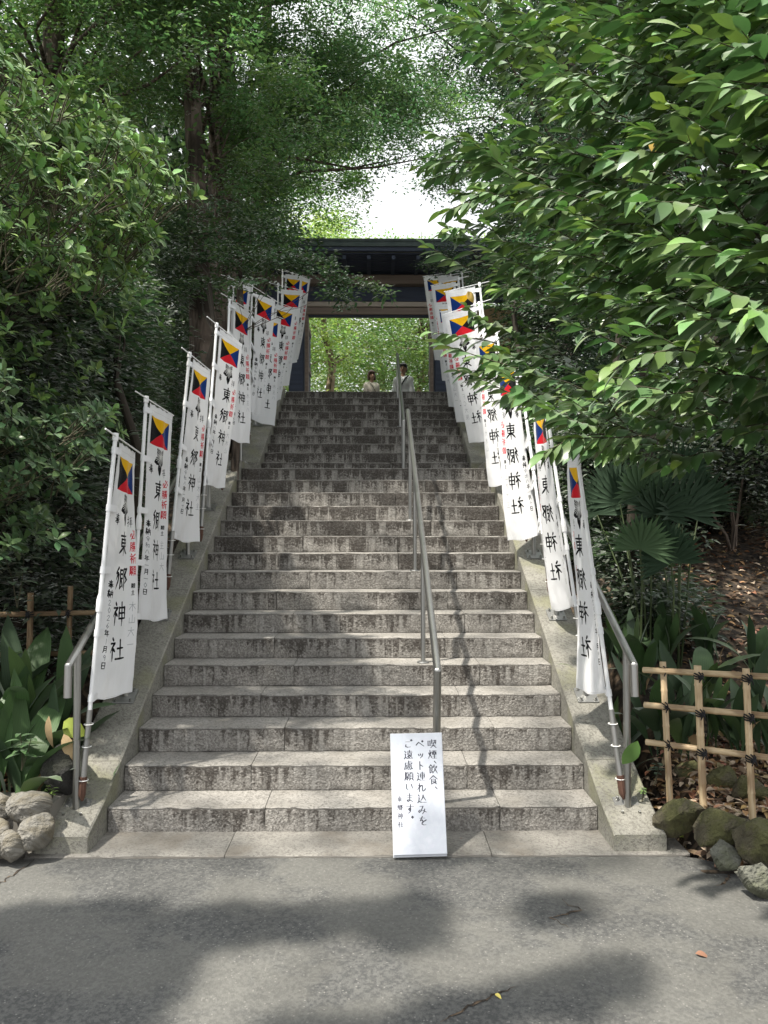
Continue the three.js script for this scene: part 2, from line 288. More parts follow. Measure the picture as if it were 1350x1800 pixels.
function bannerTexture(seed, date, donor) {
  const W = 384, H = 1340, [cv, c] = newCanvas(W, H), r = rng(seed);
  c.fillStyle = '#ebecee'; c.fillRect(0, 0, W, H);
  c.globalAlpha = 0.05; for (let k = 0; k < 900; k++) { c.fillStyle = r() < 0.5 ? '#b9bcc2' : '#ffffff'; c.fillRect(r() * W, r() * H, 1 + r() * 3, 20 + r() * 80); } c.globalAlpha = 1;
  const x0 = 0.1 * W, x1 = 0.86 * W, y0 = 0.05 * H, y1 = 0.178 * H, mx = (x0 + x1) / 2, my = (y0 + y1) / 2;
  const tri = (col, a, b) => { c.fillStyle = col; c.beginPath(); c.moveTo(...a); c.lineTo(...b); c.lineTo(mx, my); c.fill(); };
  tri('#e8b41e', [x0, y0], [x1, y0]); tri('#1e1f21', [x0, y0], [x0, y1]); tri('#1b3774', [x1, y0], [x1, y1]); tri('#cf2733', [x0, y1], [x1, y1]);
  crest(c, W * 0.5, H * 0.235, 82);
  const k = '#17181a';
  glyph(c, '奉', W * 0.12, H * 0.27, 62, 62, 0.055, 'brush', k); glyph(c, '拝', W * 0.68, H * 0.27, 62, 62, 0.04, 'brush', k);
  ['東', '郷', '神', '社'].forEach((ch, i) => glyph(c, ch, W * 0.33, H * (0.335 + i * 0.142), 158, 132, 0.045, 'brush', k));
  column(c, '必勝祈願', W * 0.86, H * 0.325, 60, 58, 8, 0.055, 'brush', '#c8303c');
  column(c, '願主', W * 0.86, H * 0.545, 32, 30, 8, 0.06, 'brush', k);
  column(c, '奉納', W * 0.16, H * 0.535, 54, 46, 4, 0.06, 'brush', k);
  let y = H * 0.61; for (const ch of date) { const big = '年月日'.includes(ch); glyph(c, ch, W * 0.16 - (big ? 23 : 20), y, big ? 46 : 40, big ? 38 : 34, big ? 0.06 : 0.035, big ? 'brush' : 'pen', big ? k : '#777a80'); y += big ? 44 : 40; }
  y = H * 0.62; for (const ch of donor) { glyph(c, ch, W * 0.86 - 26, y, 52, 56, 0.026, 'pen', '#a4a7ac'); y += 70; }
  c.strokeStyle = '#cfd1d4'; c.lineWidth = 2; c.strokeRect(6, 6, W - 12, H - 12); c.beginPath(); c.moveTo(0, 34); c.lineTo(W, 34); c.stroke();
  return canvasTexture(cv);
}
const clothBump = texture(256, 256, (u, v, i, j) => 0.5 * fbm(u, v, 6, 3, 4, 9) + 0.2 * hash(i, j, 3), false, [1, 3]);
M.cloth = [['2026年1月9日', '木山大一'], ['令和八年一月一0日', '主山大'], ['令和八年一月十日', '山木大主'], ['八年1月9日', '大木山'], ['令和八年1月1日', 'FC大阪'], ['2026年1月6日', '木主八']]
  .map(([d, n], i) => phys({ map: bannerTexture(100 + i, d, n), bumpMap: clothBump, bumpScale: 0.006, roughness: 0.9, side: THREE.DoubleSide, transmission: 0.25, thickness: 0, ior: 1.1 }));
// ---------- the ground, the road, the stairs ----------
const X0 = -0.1265, D1 = 4.614, T = 0.3, H = 0.1544, LAND = 0.7042, W1 = 2.813, W2 = 2.6485, TOP = 26 * H;
const frontOf = (k) => D1 + (k - 1) * T + (k > 16 ? LAND : 0);
const nose = (D) => { const r = (d, k) => H * (k + (d - frontOf(k)) / T); return D < frontOf(16) ? r(D, 1) : D < frontOf(17) ? 16 * H : Math.min(TOP, r(D, 17)); };
const hills = (x, z, s) => (fbm(x * 0.5 + 40, z * 0.5 + 40, 1, 1, 1, s), vnoise(x * 0.9 + 50, z * 0.9 + 50, s) - 0.5);
function soilAt(x, D) {
  const bank = D < 4.3 ? lerp(-0.03, 0.14, sstep(3.9, 4.45, D)) : 0.14 + 0.4 * Math.max(0, D - 4.55) + 0.07 * hills(x, D, 3);
  const side = Math.min(bank, lerp(3.1, TOP - 0.02, sstep(12, 15, D)));
  const far = sstep(1.55, 1.75, Math.abs(x - X0)), under = D < 13 ? Math.max(-0.2, Math.min(nose(D) - 0.5, TOP - 0.4)) : TOP - 0.02;
  const flank = D < 4.1 ? 1 : sstep(1.7, 2.0, Math.abs(x - X0));
  if (D < 3.7 || (D < 4.5 && Math.abs(x - X0) < 1.72)) return -0.05;
  return lerp(under, Math.max(side, D > 15 ? TOP - 0.02 : -1), Math.max(far * 0, flank)) ;
}
{
  const xs = [], ds = [];
  for (let i = -70; i <= 70; i++) xs.push(X0 + Math.sign(i) * (Math.abs(i) < 40 ? Math.abs(i) * 0.1 : 4 + Math.pow(Math.abs(i) - 40, 1.6) * 0.36));
  for (let d = -60; d < 3; d += 9) ds.push(d); for (let d = 3; d < 16; d += 0.12) ds.push(d); for (let d = 16; d < 30; d += 1) ds.push(d); for (let d = 30; d <= 130; d += 10) ds.push(d);
  const pos = [], uv = [], idx = [];
  for (const d of ds) for (const x of xs) { pos.push(x, soilAt(x, d), -d); uv.push(x / 1.7, d / 1.7); }
  for (let j = 0; j < ds.length - 1; j++) for (let i = 0; i < xs.length - 1; i++) { const a = j * xs.length + i, b = a + xs.length; idx.push(a, a + 1, b, b, a + 1, b + 1); }
  const g = new THREE.BufferGeometry(); g.setAttribute('position', new THREE.Float32BufferAttribute(pos, 3)); g.setAttribute('uv', new THREE.Float32BufferAttribute(uv, 2)); g.setIndex(idx); g.computeVertexNormals();
  struct('ground', g, M.soil, 'dark bare soil banks rising beside the stairs');
}
{ // asphalt road: its far edge runs along the stone strip and then along the edging stones
  const edge = [[-14, 4.05], [-2.6, 4.18], [-2.0, 4.29], [1.53, 4.3], [1.72, 4.24], [1.95, 4.05], [2.2, 3.86], [2.6, 3.6], [3.4, 3.25], [14, 2.4]];
  const eAt = (x) => { for (let i = 1; i < edge.length; i++) if (x <= edge[i][0]) return lerp(edge[i - 1][1], edge[i][1], (x - edge[i - 1][0]) / (edge[i][0] - edge[i - 1][0])); return 2.4; };
  const pos = [], uv = [], idx = [], xs = [], n = 24;
  for (let i = 0; i <= 140; i++) { const t = i / 70 - 1; xs.push(Math.sign(t) * (Math.abs(t) * 4 + 10 * Math.abs(t) ** 6)); }
  for (const x of xs) for (let j = 0; j <= n; j++) { const q = j / n, D = eAt(x) + (Math.abs(x) < 4 ? 0.012 * (vnoise(x * 5 + 60, 3, 5) - 0.5) : 0) - 24 * q * q; pos.push(x, 0.004 * (1 - q * 0), -D); uv.push(x / 1.6, D / 1.6); }
  for (let i = 0; i < xs.length - 1; i++) for (let j = 0; j < n; j++) { const a = i * (n + 1) + j, b = a + n + 1; idx.push(a, a + 1, b, b, a + 1, b + 1); }
  const g = new THREE.BufferGeometry(); g.setAttribute('position', new THREE.Float32BufferAttribute(pos, 3)); g.setAttribute('uv', new THREE.Float32BufferAttribute(uv, 2)); g.setIndex(idx); g.computeVertexNormals();
  struct('road', g, M.asphalt, 'grey asphalt in front of the stairs');
}
// a stone step block: split front face, worn edges, smooth tread; x from 0 to w, front at z = 0, top at y = h
function stepBlock(w, h, d, seed, rough, uo) {
  const r = rng(seed), nx = Math.max(4, Math.round(w / 0.035)), prof = [];
  for (let i = 0; i <= 7; i++) prof.push([0, (h - 0.009) * i / 7, 0]);
  prof.push([0.003, h - 0.003, 0], [0.01, h, 1], [d * 0.5, h, 1], [d, h, 1]);
  const pos = [], uv = [], fidx = [], tidx = [], np = prof.length, s = seed % 997;
  for (let i = 0; i <= nx; i++) {
    const x = w * i / nx, ex = Math.min(i, nx - i) === 0 ? 1 : 0;
    for (let j = 0; j < np; j++) {
      let [z, y, t] = prof[j];
      if (!t) { z += rough * (vnoise(x * 26 + s, y * 26, s) - 0.5) + rough * 0.6 * (vnoise(x * 60 + s, y * 60, s + 1) - 0.5) + (ex ? 0.006 : 0) + (j >= 7 ? 0.008 * vnoise(x * 24, 5, s + 3) ** 2 : 0); if (j === 0) z += 0.004; }
      if (j >= 7) y -= 0.007 * vnoise(x * 11 + s, 7, s + 2) ** 2 * (j < 9 ? 1 : 0.4);
      pos.push(x + (i === 0 ? 0.002 : i === nx ? -0.002 : 0), y, -z);
      uv.push(...(t || j === 8 ? [x + uo, z + uo * 3.1] : [(x + uo) / 3, y / h * 0.98 + 0.01]));
    }
  }
  for (let i = 0; i < nx; i++) for (let j = 0; j < np - 1; j++) { const a = i * np + j, b = a + np; (j < 8 ? fidx : tidx).push(a, b, a + 1, a + 1, b, b + 1); }
  for (const i of [0, nx]) { // ends
    const c = pos.length / 3; for (let j = 0; j < np; j++) { const q = (i * np + j) * 3; pos.push(pos[q], pos[q + 1], pos[q + 2]); uv.push(-pos[q + 2] + uo, pos[q + 1]); }
    pos.push(pos[i * np * 3], 0, -d); uv.push(d, 0);
    for (let j = 0; j < np - 1; j++) i ? tidx.push(c + np, c + j + 1, c + j) : tidx.push(c + np, c + j, c + j + 1);
  }
  const g = new THREE.BufferGeometry(); g.setAttribute('position', new THREE.Float32BufferAttribute(pos, 3)); g.setAttribute('uv', new THREE.Float32BufferAttribute(uv, 2)); g.setIndex([...fidx, ...tidx]);
  g.addGroup(0, fidx.length, 0); g.addGroup(fidx.length, tidx.length, 1); g.computeVertexNormals(); return g;
}
{
  const st = thing('stone_staircase', 'wide weathered granite staircase of split blocks climbing to the dark gate', 'stairs', [X0, 0, -D1]);
  const jl = [0.32, 0.275, 0.335, 0.265, 0.335, 0.27, 0.31, 0.25, 0.34, 0.29, 0.3, 0.26], jr = [0.8, 0.745, 0.82, 0.75, 0.815, 0.735, 0.8, 0.76];
  for (let k = 1; k <= 26; k++) {
    const w = k <= 16 ? W1 : W2, d = k === 16 ? T + LAND + 0.05 : k === 26 ? 0.5 : T + 0.05;
    const cuts = [0, jl[k % 12 === 0 ? 0 : (k - 1) % 12] * w, jr[(k - 1) % 8] * w, w];
    if (k > 9) { cuts[1] = (k % 2 ? 0.3 : 0.22) * w; cuts[2] = (k % 3 ? 0.62 : 0.74) * w; }
    for (let i = 0; i < 3; i++) {
      const r = rng(k * 31 + i), b = mesh('step_block', stepBlock(cuts[i + 1] - cuts[i], H - 0.003, d, k * 131 + i * 17, 0.011, r() * 3), [k <= 9 ? M.riserLow : M.riserHighShaded, M.tread], st);
      b.position.set(cuts[i] - w / 2, (k - 1) * H + 0.0015, -(frontOf(k) - D1) + (r() - 0.5) * 0.006);
    }
  }
  const ks = thing('stone_edging', 'flat worn stone strip between the asphalt and the lowest step', 'stone strip', [X0, 0, -4.27]);
  const xs = [-1.86, -0.80, 0.27, 0.62, 1.68].map((x) => x - X0);
  for (let i = 0; i < 4; i++) { const g = stepBlock(xs[i + 1] - xs[i], 0.018, 0.4, 900 + i, 0.006, i * 0.7); mesh('stone_slab', g, [M.kerb, M.kerb], ks, V(xs[i], 0, 0)); }
}
// stringers: sloping slabs on both sides, in pieces
function slab(stations, x0, x1) { // stations: [D, top, bottom]
  const b = 0.009, pos = [], uv = [], idx = [];
  const ring = (s, in_) => { const [D, t, bo] = s; return [[x0, bo], [x0, t - b], [x0 + b, t], [x1 - b, t], [x1, t - b], [x1, bo]].map(([x, y]) => [x, y, -D]); };
  const R = stations.map(ring), quad = (a, b2, c, d, ua) => { const o = pos.length / 3; for (const p of [a, b2, c, d]) { pos.push(...p); uv.push(...ua(p)); } idx.push(o, o + 1, o + 2, o, o + 2, o + 3); };
  const side = (p) => [-p[2], p[1]], top = (p) => [p[0] + p[1] * 0.3, -p[2] * 1.12], front = (p) => [p[0], p[1]];
  for (let i = 0; i < R.length - 1; i++) for (let k = 0; k < 5; k++) quad(R[i][k], R[i + 1][k], R[i + 1][k + 1], R[i][k + 1], k === 0 || k === 4 ? side : top);
  for (const [i, f] of [[0, 1], [R.length - 1, 0]]) { const o = pos.length / 3; R[i].forEach((p) => { pos.push(...p); uv.push(...front(p)); }); for (let k = 1; k < 5; k++) f ? idx.push(o, o + k, o + k + 1) : idx.push(o, o + k + 1, o + k); }
  const g = new THREE.BufferGeometry(); g.setAttribute('position', new THREE.Float32BufferAttribute(pos, 3)); g.setAttribute('uv', new THREE.Float32BufferAttribute(uv, 2)); g.setIndex(idx);
  const q = g.toNonIndexed(); q.computeVertexNormals(); return q;
}
const SLOPE = H / T, lineY = (D) => H + SLOPE * (D - D1) + 0.07, lineY2 = (D) => 17 * H + SLOPE * (D - frontOf(17)) + 0.07;
for (const [s, words] of [[-1, 'pale granite parapet beside the stairs, at the end by the pale piled boulders'], [1, 'mossy granite parapet beside the stairs, at the end by the bamboo fence']]) {
  const o = thing('stone_parapet', words, 'stone parapet', [X0 + s * (W1 / 2 + 0.145), 0, -4.31]);
  const put = (st, x0, x1) => mesh('stone_slab', local(slab(st, X0 + Math.min(s * x0, s * x1), X0 + Math.max(s * x0, s * x1)), o), M.stringer, o);
  const a = W1 / 2 + 0.003, b = W1 / 2 + 0.286, g = 0.002, cuts = [4.31, 4.86, 5.74, 6.62, 7.5, 8.38, 9.115];
  for (let i = 0; i < 6; i++) {
    const A = cuts[i] + (i ? g : 0), B = cuts[i + 1] - g, st = i ? [[A, lineY(A), lineY(A) - 0.62], [B, lineY(B), lineY(B) - 0.62]] : [[A, 0.105, -0.05], [4.34, 0.122, -0.05], [4.6, lineY(4.6), -0.05], [B, lineY(B), -0.05]];
    put(st, a, b);
  }
  const ly = 16 * H + 0.09; put([[9.117, ly, ly - 0.8], [9.9, ly, ly - 0.8]], a, b + 0.1);
  const c = [9.95, 10.9, 11.85, 12.82], a2 = W2 / 2 + 0.003, b2 = W2 / 2 + 0.36;
  for (let i = 0; i < 3; i++) { const A = c[i] + g, B = c[i + 1] - g; put([[A, Math.max(ly, lineY2(A)), ly - 0.5], [B, lineY2(B), ly - 0.3]], a2, b2); }
}
{ // paved landing in front of and behind the gate, joined to the top step
  const g = new THREE.PlaneGeometry(9, 16, 6, 10).rotateX(-Math.PI / 2).translate(X0, TOP - 0.006, -21.2); const u = g.attributes.uv; for (let i = 0; i < u.count; i++) u.setXY(i, u.getX(i) * 9, u.getY(i) * 16);
  struct('pavement', g, M.kerb, 'flat stone paving at the top of the stairs');
}
// ---------- handrails ----------
const boltGeo = mergeGeometries([new THREE.CylinderGeometry(0.008, 0.008, 0.018, 6).translate(0, 0.013, 0), new THREE.CylinderGeometry(0.013, 0.013, 0.005, 12).translate(0, 0.003, 0)]);
function basePlate(parent, x, y, D, slope, sx = 0.14, sz = 0.15) {
  const p = mesh('base_plate', box(sx, 0.009, sz, 0, 0, 0, 0.002), M.plate, parent, V(x, y, -D).sub(parent.position)); p.rotation.x = Math.atan(slope);
  for (const i of [-1, 1]) for (const k of [-1, 1]) mesh('bolt', boltGeo, M.steel, p, V(i * (sx / 2 - 0.022), 0.009, k * (sz / 2 - 0.022)));
}
const railPosts = [4.52, 5.395, 6.27, 7.145, 8.02, 8.85];
for (const [s, words] of [[-1, 'steel handrail behind the banners, its bent end by the strap-leaved plants and pale boulders'], [1, 'steel handrail behind the white banners, its bent end near the bamboo fence']]) {
  const x = X0 + s * (W1 / 2 + 0.143), o = thing('handrail', words, 'handrail', [x, 0, -4.39]);
  const ry = (D) => lineY(D) + 0.89, r = 0.0215;
  const add = (n, a, b, rad = r) => mesh(n, local(rod(a, b, rad, 16), o), M.steel, o);
  const e = V(x, ry(4.39), -4.39), ball = (p) => mesh('elbow', new THREE.SphereGeometry(r, 16, 10), M.steel, o, p.clone().sub(o.position));
  add('rail', e, V(x, ry(9.05), -9.05)); ball(e); add('rail_end', e, e.clone().add(V(0, -0.17, 0.012)));
  add('rail', V(x, ry(9.05), -9.05), V(x, ry(9.05), -9.95)); add('rail', V(x, ry(9.05), -9.95), V(x, ry(9.05) + SLOPE * 2.8, -12.75));
  for (const D of railPosts) { add('post', V(x, lineY(D) + 0.005, -D), V(x, ry(D), -D), 0.02); basePlate(o, x, lineY(D) + 0.001, D, SLOPE); }
  for (const D of [9.9, 11.2, 12.5]) { const y = Math.max(16 * H + 0.09, lineY2(D)); add('post', V(x, y - 0.2, -D), V(x, D < 10 ? ry(9.05) : ry(9.05) + SLOPE * (D - 9.95), -D), 0.0215); basePlate(o, x - s * 0.02, y + 0.001, D, D < 10 ? 0 : SLOPE); }
}
{
  const x = 0.352, make = (words, pts, posts) => {
    const o = thing('handrail', words, 'handrail', [x, 0, pts[0].z]), r = 0.0225;
    for (let i = 0; i < pts.length - 1; i++) mesh(i ? 'rail' : 'end_post', local(rod(pts[i], pts[i + 1], r, 16), o), M.steel, o);
    for (let i = 1; i < pts.length; i++) mesh(i < pts.length - 1 ? 'elbow' : 'end_cap', new THREE.SphereGeometry(r, 16, 10), M.steel, o, pts[i].clone().sub(o.position));
    for (const [D, y, yt] of posts) { mesh('post', local(rod(V(x, y, -D), V(x, yt, -D), 0.018, 14), o), M.steel, o); mesh('flange', new THREE.CylinderGeometry(0.042, 0.045, 0.008, 20), M.plate, o, V(x, y + 0.004, -D).sub(o.position)); }
  };
  const ry = (D) => 0.945 + (D - 4.53) * 0.5125;
  make('steel middle handrail rising from behind the leaning notice board', [V(x, 0.15, -4.53 - 0.15), V(x, ry(4.53), -4.53), V(x, ry(8.66), -8.66)], [[5.9, 5 * H, ry(5.9)], [7.1, 9 * H, ry(7.1)], [8.05, 12 * H, ry(8.05)]]);
  const r2 = (D) => 3.12 + (D - 9.9) * 0.512;
  make('upper steel middle handrail ending in front of the two people', [V(x, 16 * H, -9.9), V(x, r2(9.9), -9.9), V(x, r2(12.86), -12.86)], [[10.2, 17 * H, r2(10.2)], [11.35, 21 * H, r2(11.35)], [12.6, 25 * H, r2(12.6)]]);
}
// ---------- the gate ----------
{
  const D = 16.2, G = V(X0, TOP, -D), o = thing('wooden_gate', 'dark timber shrine gate with low metal roof at the head of the stairs', 'gate', [X0, TOP, -D]);
  const yAt = (py, d) => EYE + Math.tan(PITCH + Math.atan((900 - py) / FOCAL)) * d - TOP;
  const beam = (n, py0, py1, d, depth, w, mat, x = 0) => { const a = yAt(py1, d), b = yAt(py0, d); return mesh(n, box(w, b - a, depth, x, a, D - d - depth / 2 + 0, 0.008), mat, o); };
  const wide = 7.4;
  // eave: gutter, fascia, boarded soffit, roof sheet
  const e = 14.9; beam('gutter', 421, 433, e, 0.14, wide + 1.2, M.copper); beam('fascia_board', 433.6, 441, e + 0.03, 0.06, wide + 1.1, M.hazedDarkWood);
  for (let i = 0; i < 9; i++) { const d0 = e + 0.1 + i * 0.145; mesh('soffit_board', box(wide + 1, 0.02, 0.138, 0, yAt(441, e) - 0.02 - 0.055 * (i / 9), D - d0 - 0.07, 0.003), M.hazedDarkWood, o); }
  for (let i = 0; i < 17; i++) { const x = (i - 8) * 0.47; mesh('rafter', box(0.07, 0.075, 1.35, x, yAt(441, e) - 0.12, D - e - 0.78, 0.005), M.hazedDarkWood, o); }
  for (const s of [0, 1]) { const rs = box(wide + 1.2, 0.05, 1.14, 0, 0, 0, 0.006); rs.rotateX((s ? -1 : 1) * 0.15).translate(0, yAt(421, e) + 0.05, (s ? -1 : 1) * 0.55 + 0.2); mesh('roof_slope', rs, M.copper, o); }
  mesh('ridge_cap', box(wide + 1.2, 0.14, 0.25, 0, yAt(421, e) + 0.16, 0.25, 0.02), M.copper, o);
  // beams over the opening
  beam('upper_beam', 462, 481.5, 16.02, 0.3, wide, M.hazedDarkWood); beam('purlin', 482.5, 498.5, 15.94, 0.34, wide, M.hazedBrownWood);
  beam('frieze_board', 499.5, 529.5, 16.14, 0.12, wide, M.hazedDarkWood); beam('pale_strip', 530.3, 538.6, 16.02, 0.2, 3.6, M.paleWood);
  beam('lintel', 540.5, 552.5, 16.05, 0.22, 3.4, M.hazedBrownWood); beam('lintel_foot', 553, 556, 16.1, 0.14, 3.2, M.hazedDarkWood);
  // posts and door leaves folded back, with plaster walls beyond them
  const yTop = yAt(530, 16.1);
  for (const s of [-1, 1]) {
    mesh('post', box(0.3, yTop, 0.3, s * 1.48, 0, 0, 0.02), M.hazedDarkWood, o);
    mesh('jamb', box(0.07, yAt(553, 16.1), 0.2, s * 1.272, 0, 0.02, 0.008), M.hazedBrownWood, o);
    mesh('post_base', box(0.4, 0.16, 0.4, s * 1.48, -0.005, 0, 0.03), M.kerb, o);
    mesh('side_post', box(0.16, yTop, 0.2, s * 1.9, 0, 0.04, 0.01), M.hazedDarkWood, o);
    mesh('wall_panel', box(1.6, yTop - 0.6, 0.16, s * 2.8, 0.5, -0.05, 0.01), M.plaster, o); mesh('wall_foot', box(1.6, 0.5, 0.2, s * 2.8, 0, -0.05, 0.01), M.plaster, o);
    mesh('corner_post', box(0.24, yTop, 0.24, s * 3.7, 0, 0, 0.01), M.hazedDarkWood, o);
    const leaf = mesh('door_leaf', box(0.07, yAt(560, 16.1), 1.15, s * 1.34, 0.05, -0.75, 0.006), M.hazedDarkWood, o);
    for (let i = 0; i < 3; i++) mesh('door_rail', box(0.02, 0.1, 1.1, s * 1.293, 0.3 + i * 0.85, -0.75, 0.004), M.hazedBrownWood, leaf);
    mesh('rear_post', box(0.24, yTop, 0.24, s * 1.48, 0, -1.5, 0.01), M.hazedDarkWood, o);
  }
}
{ // pale wall far behind the shrubs
  const o = thing('garden_wall', 'pale plastered wall half hidden behind the dark shrubs near the bank of dry leaves', 'wall', [5.6, 0.9, -9.6]);
  mesh('wall_face', box(3.2, 2.6, 0.2, 0, 0.25, 0, 0.01), M.whiteWall, o); mesh('wall_plinth', box(3.3, 0.6, 0.3, 0, -0.3, 0, 0.01), M.kerb, o); mesh('coping', box(3.3, 0.08, 0.32, 0, 2.86, 0, 0.01), M.kerb, o); o.rotation.y = -0.35;
}
// ---------- bamboo fences ----------
function cane(a, b, r, seed) { // bamboo cane with swollen nodes
  const q = rng(seed), L = a.distanceTo(b), pts = [], rad = []; let d = 0, next = 0.05 + q() * 0.15;
  const add = (t, k) => { pts.push(a.clone().lerp(b, t / L)); rad.push(r * k); };
  add(0, 1); while (next < L - 0.03) { add(next - 0.012, 0.98); add(next - 0.003, 1.1); add(next + 0.003, 1.06); add(next + 0.012, 0.97); next += 0.2 + q() * 0.12; } add(L, 1);
  return toCreasedNormals(tube(pts, rad, 12), 1.0);
}
function lashing(p, r, dirA, dirB) {
  const gs = [], n = V(0, 0, 1);
  for (const [d, k] of [[dirA, 1], [dirB, 1], [dirA.clone().add(dirB).normalize(), 1.1], [dirA.clone().sub(dirB).normalize(), 1.1]]) {
    const pts = [], u = d.clone().cross(n).normalize(); for (let i = 0; i <= 14; i++) { const a = i / 14 * 6.283; pts.push(p.clone().add(u.clone().multiplyScalar(Math.cos(a) * r * 1.12 * k)).add(n.clone().multiplyScalar(Math.sin(a) * r * 1.9))); }
    gs.push(tube(pts, 0.0045, 5, false));
  }
  for (const s of [-1, 1]) gs.push(tube([p.clone().add(V(0, 0, r * 2.1)), p.clone().add(V(s * 0.008, -0.012, r * 2.3)), p.clone().add(V(s * 0.014, -0.03, r * 2.1))], [0.005, 0.004, 0.003], 5));
  return mergeGeometries(gs);
}
function bambooFence(words, posts, rails, r, mat = M.bamboo) {
  const o = thing('bamboo_fence', words, 'fence', posts[0][1].toArray());
  posts.forEach(([t, b], i) => mesh('post', local(cane(b, t, r * (0.95 + 0.1 * (i % 2)), 40 + i), o), mat, o));
  rails.forEach(([a, b], i) => mesh('rail', local(cane(a, b, r * 0.92, 60 + i), o), mat, o));
  for (const [t, b] of posts) for (const [a, c] of rails) { // where post and rail cross
    const f = clamp((t.x - a.x) / (c.x - a.x)), y = lerp(a.y, c.y, f), k = (y - b.y) / (t.y - b.y), p = b.clone().lerp(t, k); if (f <= 0 || f >= 1) continue;
    mesh('cord_knot', local(lashing(p.add(V(0, 0, r * 0.6)), r, t.clone().sub(b).normalize(), c.clone().sub(a).normalize()), o), M.cord, o);
  }
}
bambooFence('low bamboo lattice fence tied with black cord beside the mossy boulders',
  [[at(1165, 1163, 4.75), at(1178, 1415, 4.62)], [at(1226, 1170, 4.5), at(1237, 1432, 4.46)], [at(1311, 1175, 4.34), at(1323, 1440, 4.3)], [at(1392, 1180, 4.24), at(1402, 1450, 4.2)]],
  [[at(1128, 1176, 4.82), at(1480, 1195, 4.1)], [at(1130, 1237, 4.8), at(1480, 1268, 4.1)], [at(1133, 1302, 4.76), at(1480, 1346, 4.1)]].map(([a, b]) => [a.add(V(0, 0, 0.03)), b.add(V(0, 0, 0.03))]), 0.0198);
bambooFence('weathered bamboo fence half buried in dark leaves behind the strap-leaved plants',
  [[at(-30, 1035, 5.25), at(-28, 1250, 5.25)], [at(54, 1042, 5.3), at(50, 1250, 5.3)], [at(124, 1030, 5.4), at(118, 1240, 5.4)]],
  [[at(-120, 1082, 5.2), at(172, 1076, 5.45)], [at(-120, 1152, 5.2), at(190, 1146, 5.45)]].map(([a, b]) => [a.add(V(0, 0, 0.03)), b.add(V(0, 0, 0.03))]), 0.019, M.oldBamboo);
// ---------- boulders ----------
function boulder(seed, sx, sy, sz, worn) {
  const g0 = mergeVertices(new THREE.IcosahedronGeometry(1, 5).deleteAttribute('uv').deleteAttribute('normal')), p = g0.attributes.position, r = rng(seed), cuts = [];
  for (let k = 0; k < (worn ? 7 : 13); k++) { const n = V(r() - 0.5, r() - 0.5, r() - 0.35).normalize(); cuts.push([n, (worn ? 0.66 : 0.5) + r() * 0.28]); }
  const v = V(0, 0, 0), uv = [];
  for (let i = 0; i < p.count; i++) {
    v.fromBufferAttribute(p, i); let m = 1; for (const [n, d] of cuts) { const t = v.dot(n); if (t * m > d) m = lerp(m, d / t, 0.95); } v.multiplyScalar(m);
    const e = 1 + 0.16 * (vnoise(v.x * 2.2 + 9, v.y * 2.2 + v.z * 1.7 + 9, seed) - 0.5) + (worn ? 0.04 : 0.09) * (vnoise(v.x * 7 + 9, v.y * 7 + v.z * 5 + 9, seed + 1) - 0.5) + (worn ? 0.012 : 0.035) * (vnoise(v.x * 21 + 9, v.z * 21 + v.y * 17 + 9, seed + 2) - 0.5);
    v.multiplyScalar(e); p.setXYZ(i, v.x * sx, v.y * sy, v.z * sz); uv.push(v.x * sx * 1.6 + v.z * sz * 0.9, v.y * sy * 1.6 - v.z * sz * 1.1);
  }
  g0.setAttribute('uv', new THREE.Float32BufferAttribute(uv, 2)); return worn ? (g0.computeVertexNormals(), g0) : toCreasedNormals(g0, 0.55);
}
function rock(px0, px1, py0, py1, D, mat, seed, words, roll = 0, depth = 0.8) {
  const c = at((px0 + px1) / 2, (py0 + py1) / 2, D), w = (px1 - px0) / 2 / FOCAL * D, h = (py1 - py0) / 2 / FOCAL * D;
  const m = mesh('boulder', boulder(seed, w * (mat === M.rockPale ? 1.14 : 1.28), h * (mat === M.rockPale ? 1.12 : 1.26), Math.max(w, h) * depth, mat === M.rockPale), mat, null, c); m.rotation.z = roll; return tag(m, words, 'boulder');
}
rock(18, 84, 1390, 1442, 4.32, M.rockPale, 1, 'pale oval boulder on top of the pile beside the parapet', 0.1);
rock(-40, 22, 1398, 1452, 4.34, M.rockPale, 2, 'pale boulder at the picture edge, level with the oval top boulder');
rock(36, 88, 1430, 1502, 4.25, M.rockPale, 3, 'pale triangular boulder touching the parapet foot', -0.5);
rock(-36, 25, 1444, 1505, 4.22, M.rockPale, 4, 'pale rounded boulder in the lower row of the pile at the picture edge', 0.5);
rock(2, 40, 1462, 1514, 4.18, M.rockPale, 5, 'small grey wedge stone at the foot of the boulder pile', 0.2);
rock(78, 134, 1322, 1398, 4.55, M.rockLava, 6, 'black porous rock beside the parapet and dry leaves', -0.2);
rock(1148, 1236, 1396, 1468, 4.36, M.rockMoss, 7, 'mossy boulder touching the parapet end', 0.25);
rock(1218, 1314, 1428, 1494, 4.16, M.rockMoss, 8, 'mossy angular boulder in the middle of the row below the bamboo fence', 0.05);
rock(1300, 1392, 1438, 1514, 4.0, M.rockMoss, 9, 'mossy boulder at the picture edge below the bamboo fence', -0.1);
rock(1242, 1304, 1484, 1526, 4.03, M.rockGrey, 10, 'flat grey edging stone lying against the asphalt below the mossy boulders', -0.45, 0.7);
rock(1290, 1384, 1518, 1574, 3.78, M.rockGrey, 11, 'long flat grey edging stone against the asphalt nearest the picture edge', -0.5, 0.6);
rock(1190, 1234, 1336, 1392, 4.85, M.rockMoss, 12, 'dark mossy stone in shade between the first two fence posts');
rock(1232, 1288, 1346, 1408, 4.75, M.rockMoss, 13, 'brown mossy stone behind the second fence post');
rock(1284, 1350, 1360, 1412, 4.6, M.rockMoss, 14, 'pale mossy stone behind the third fence post');
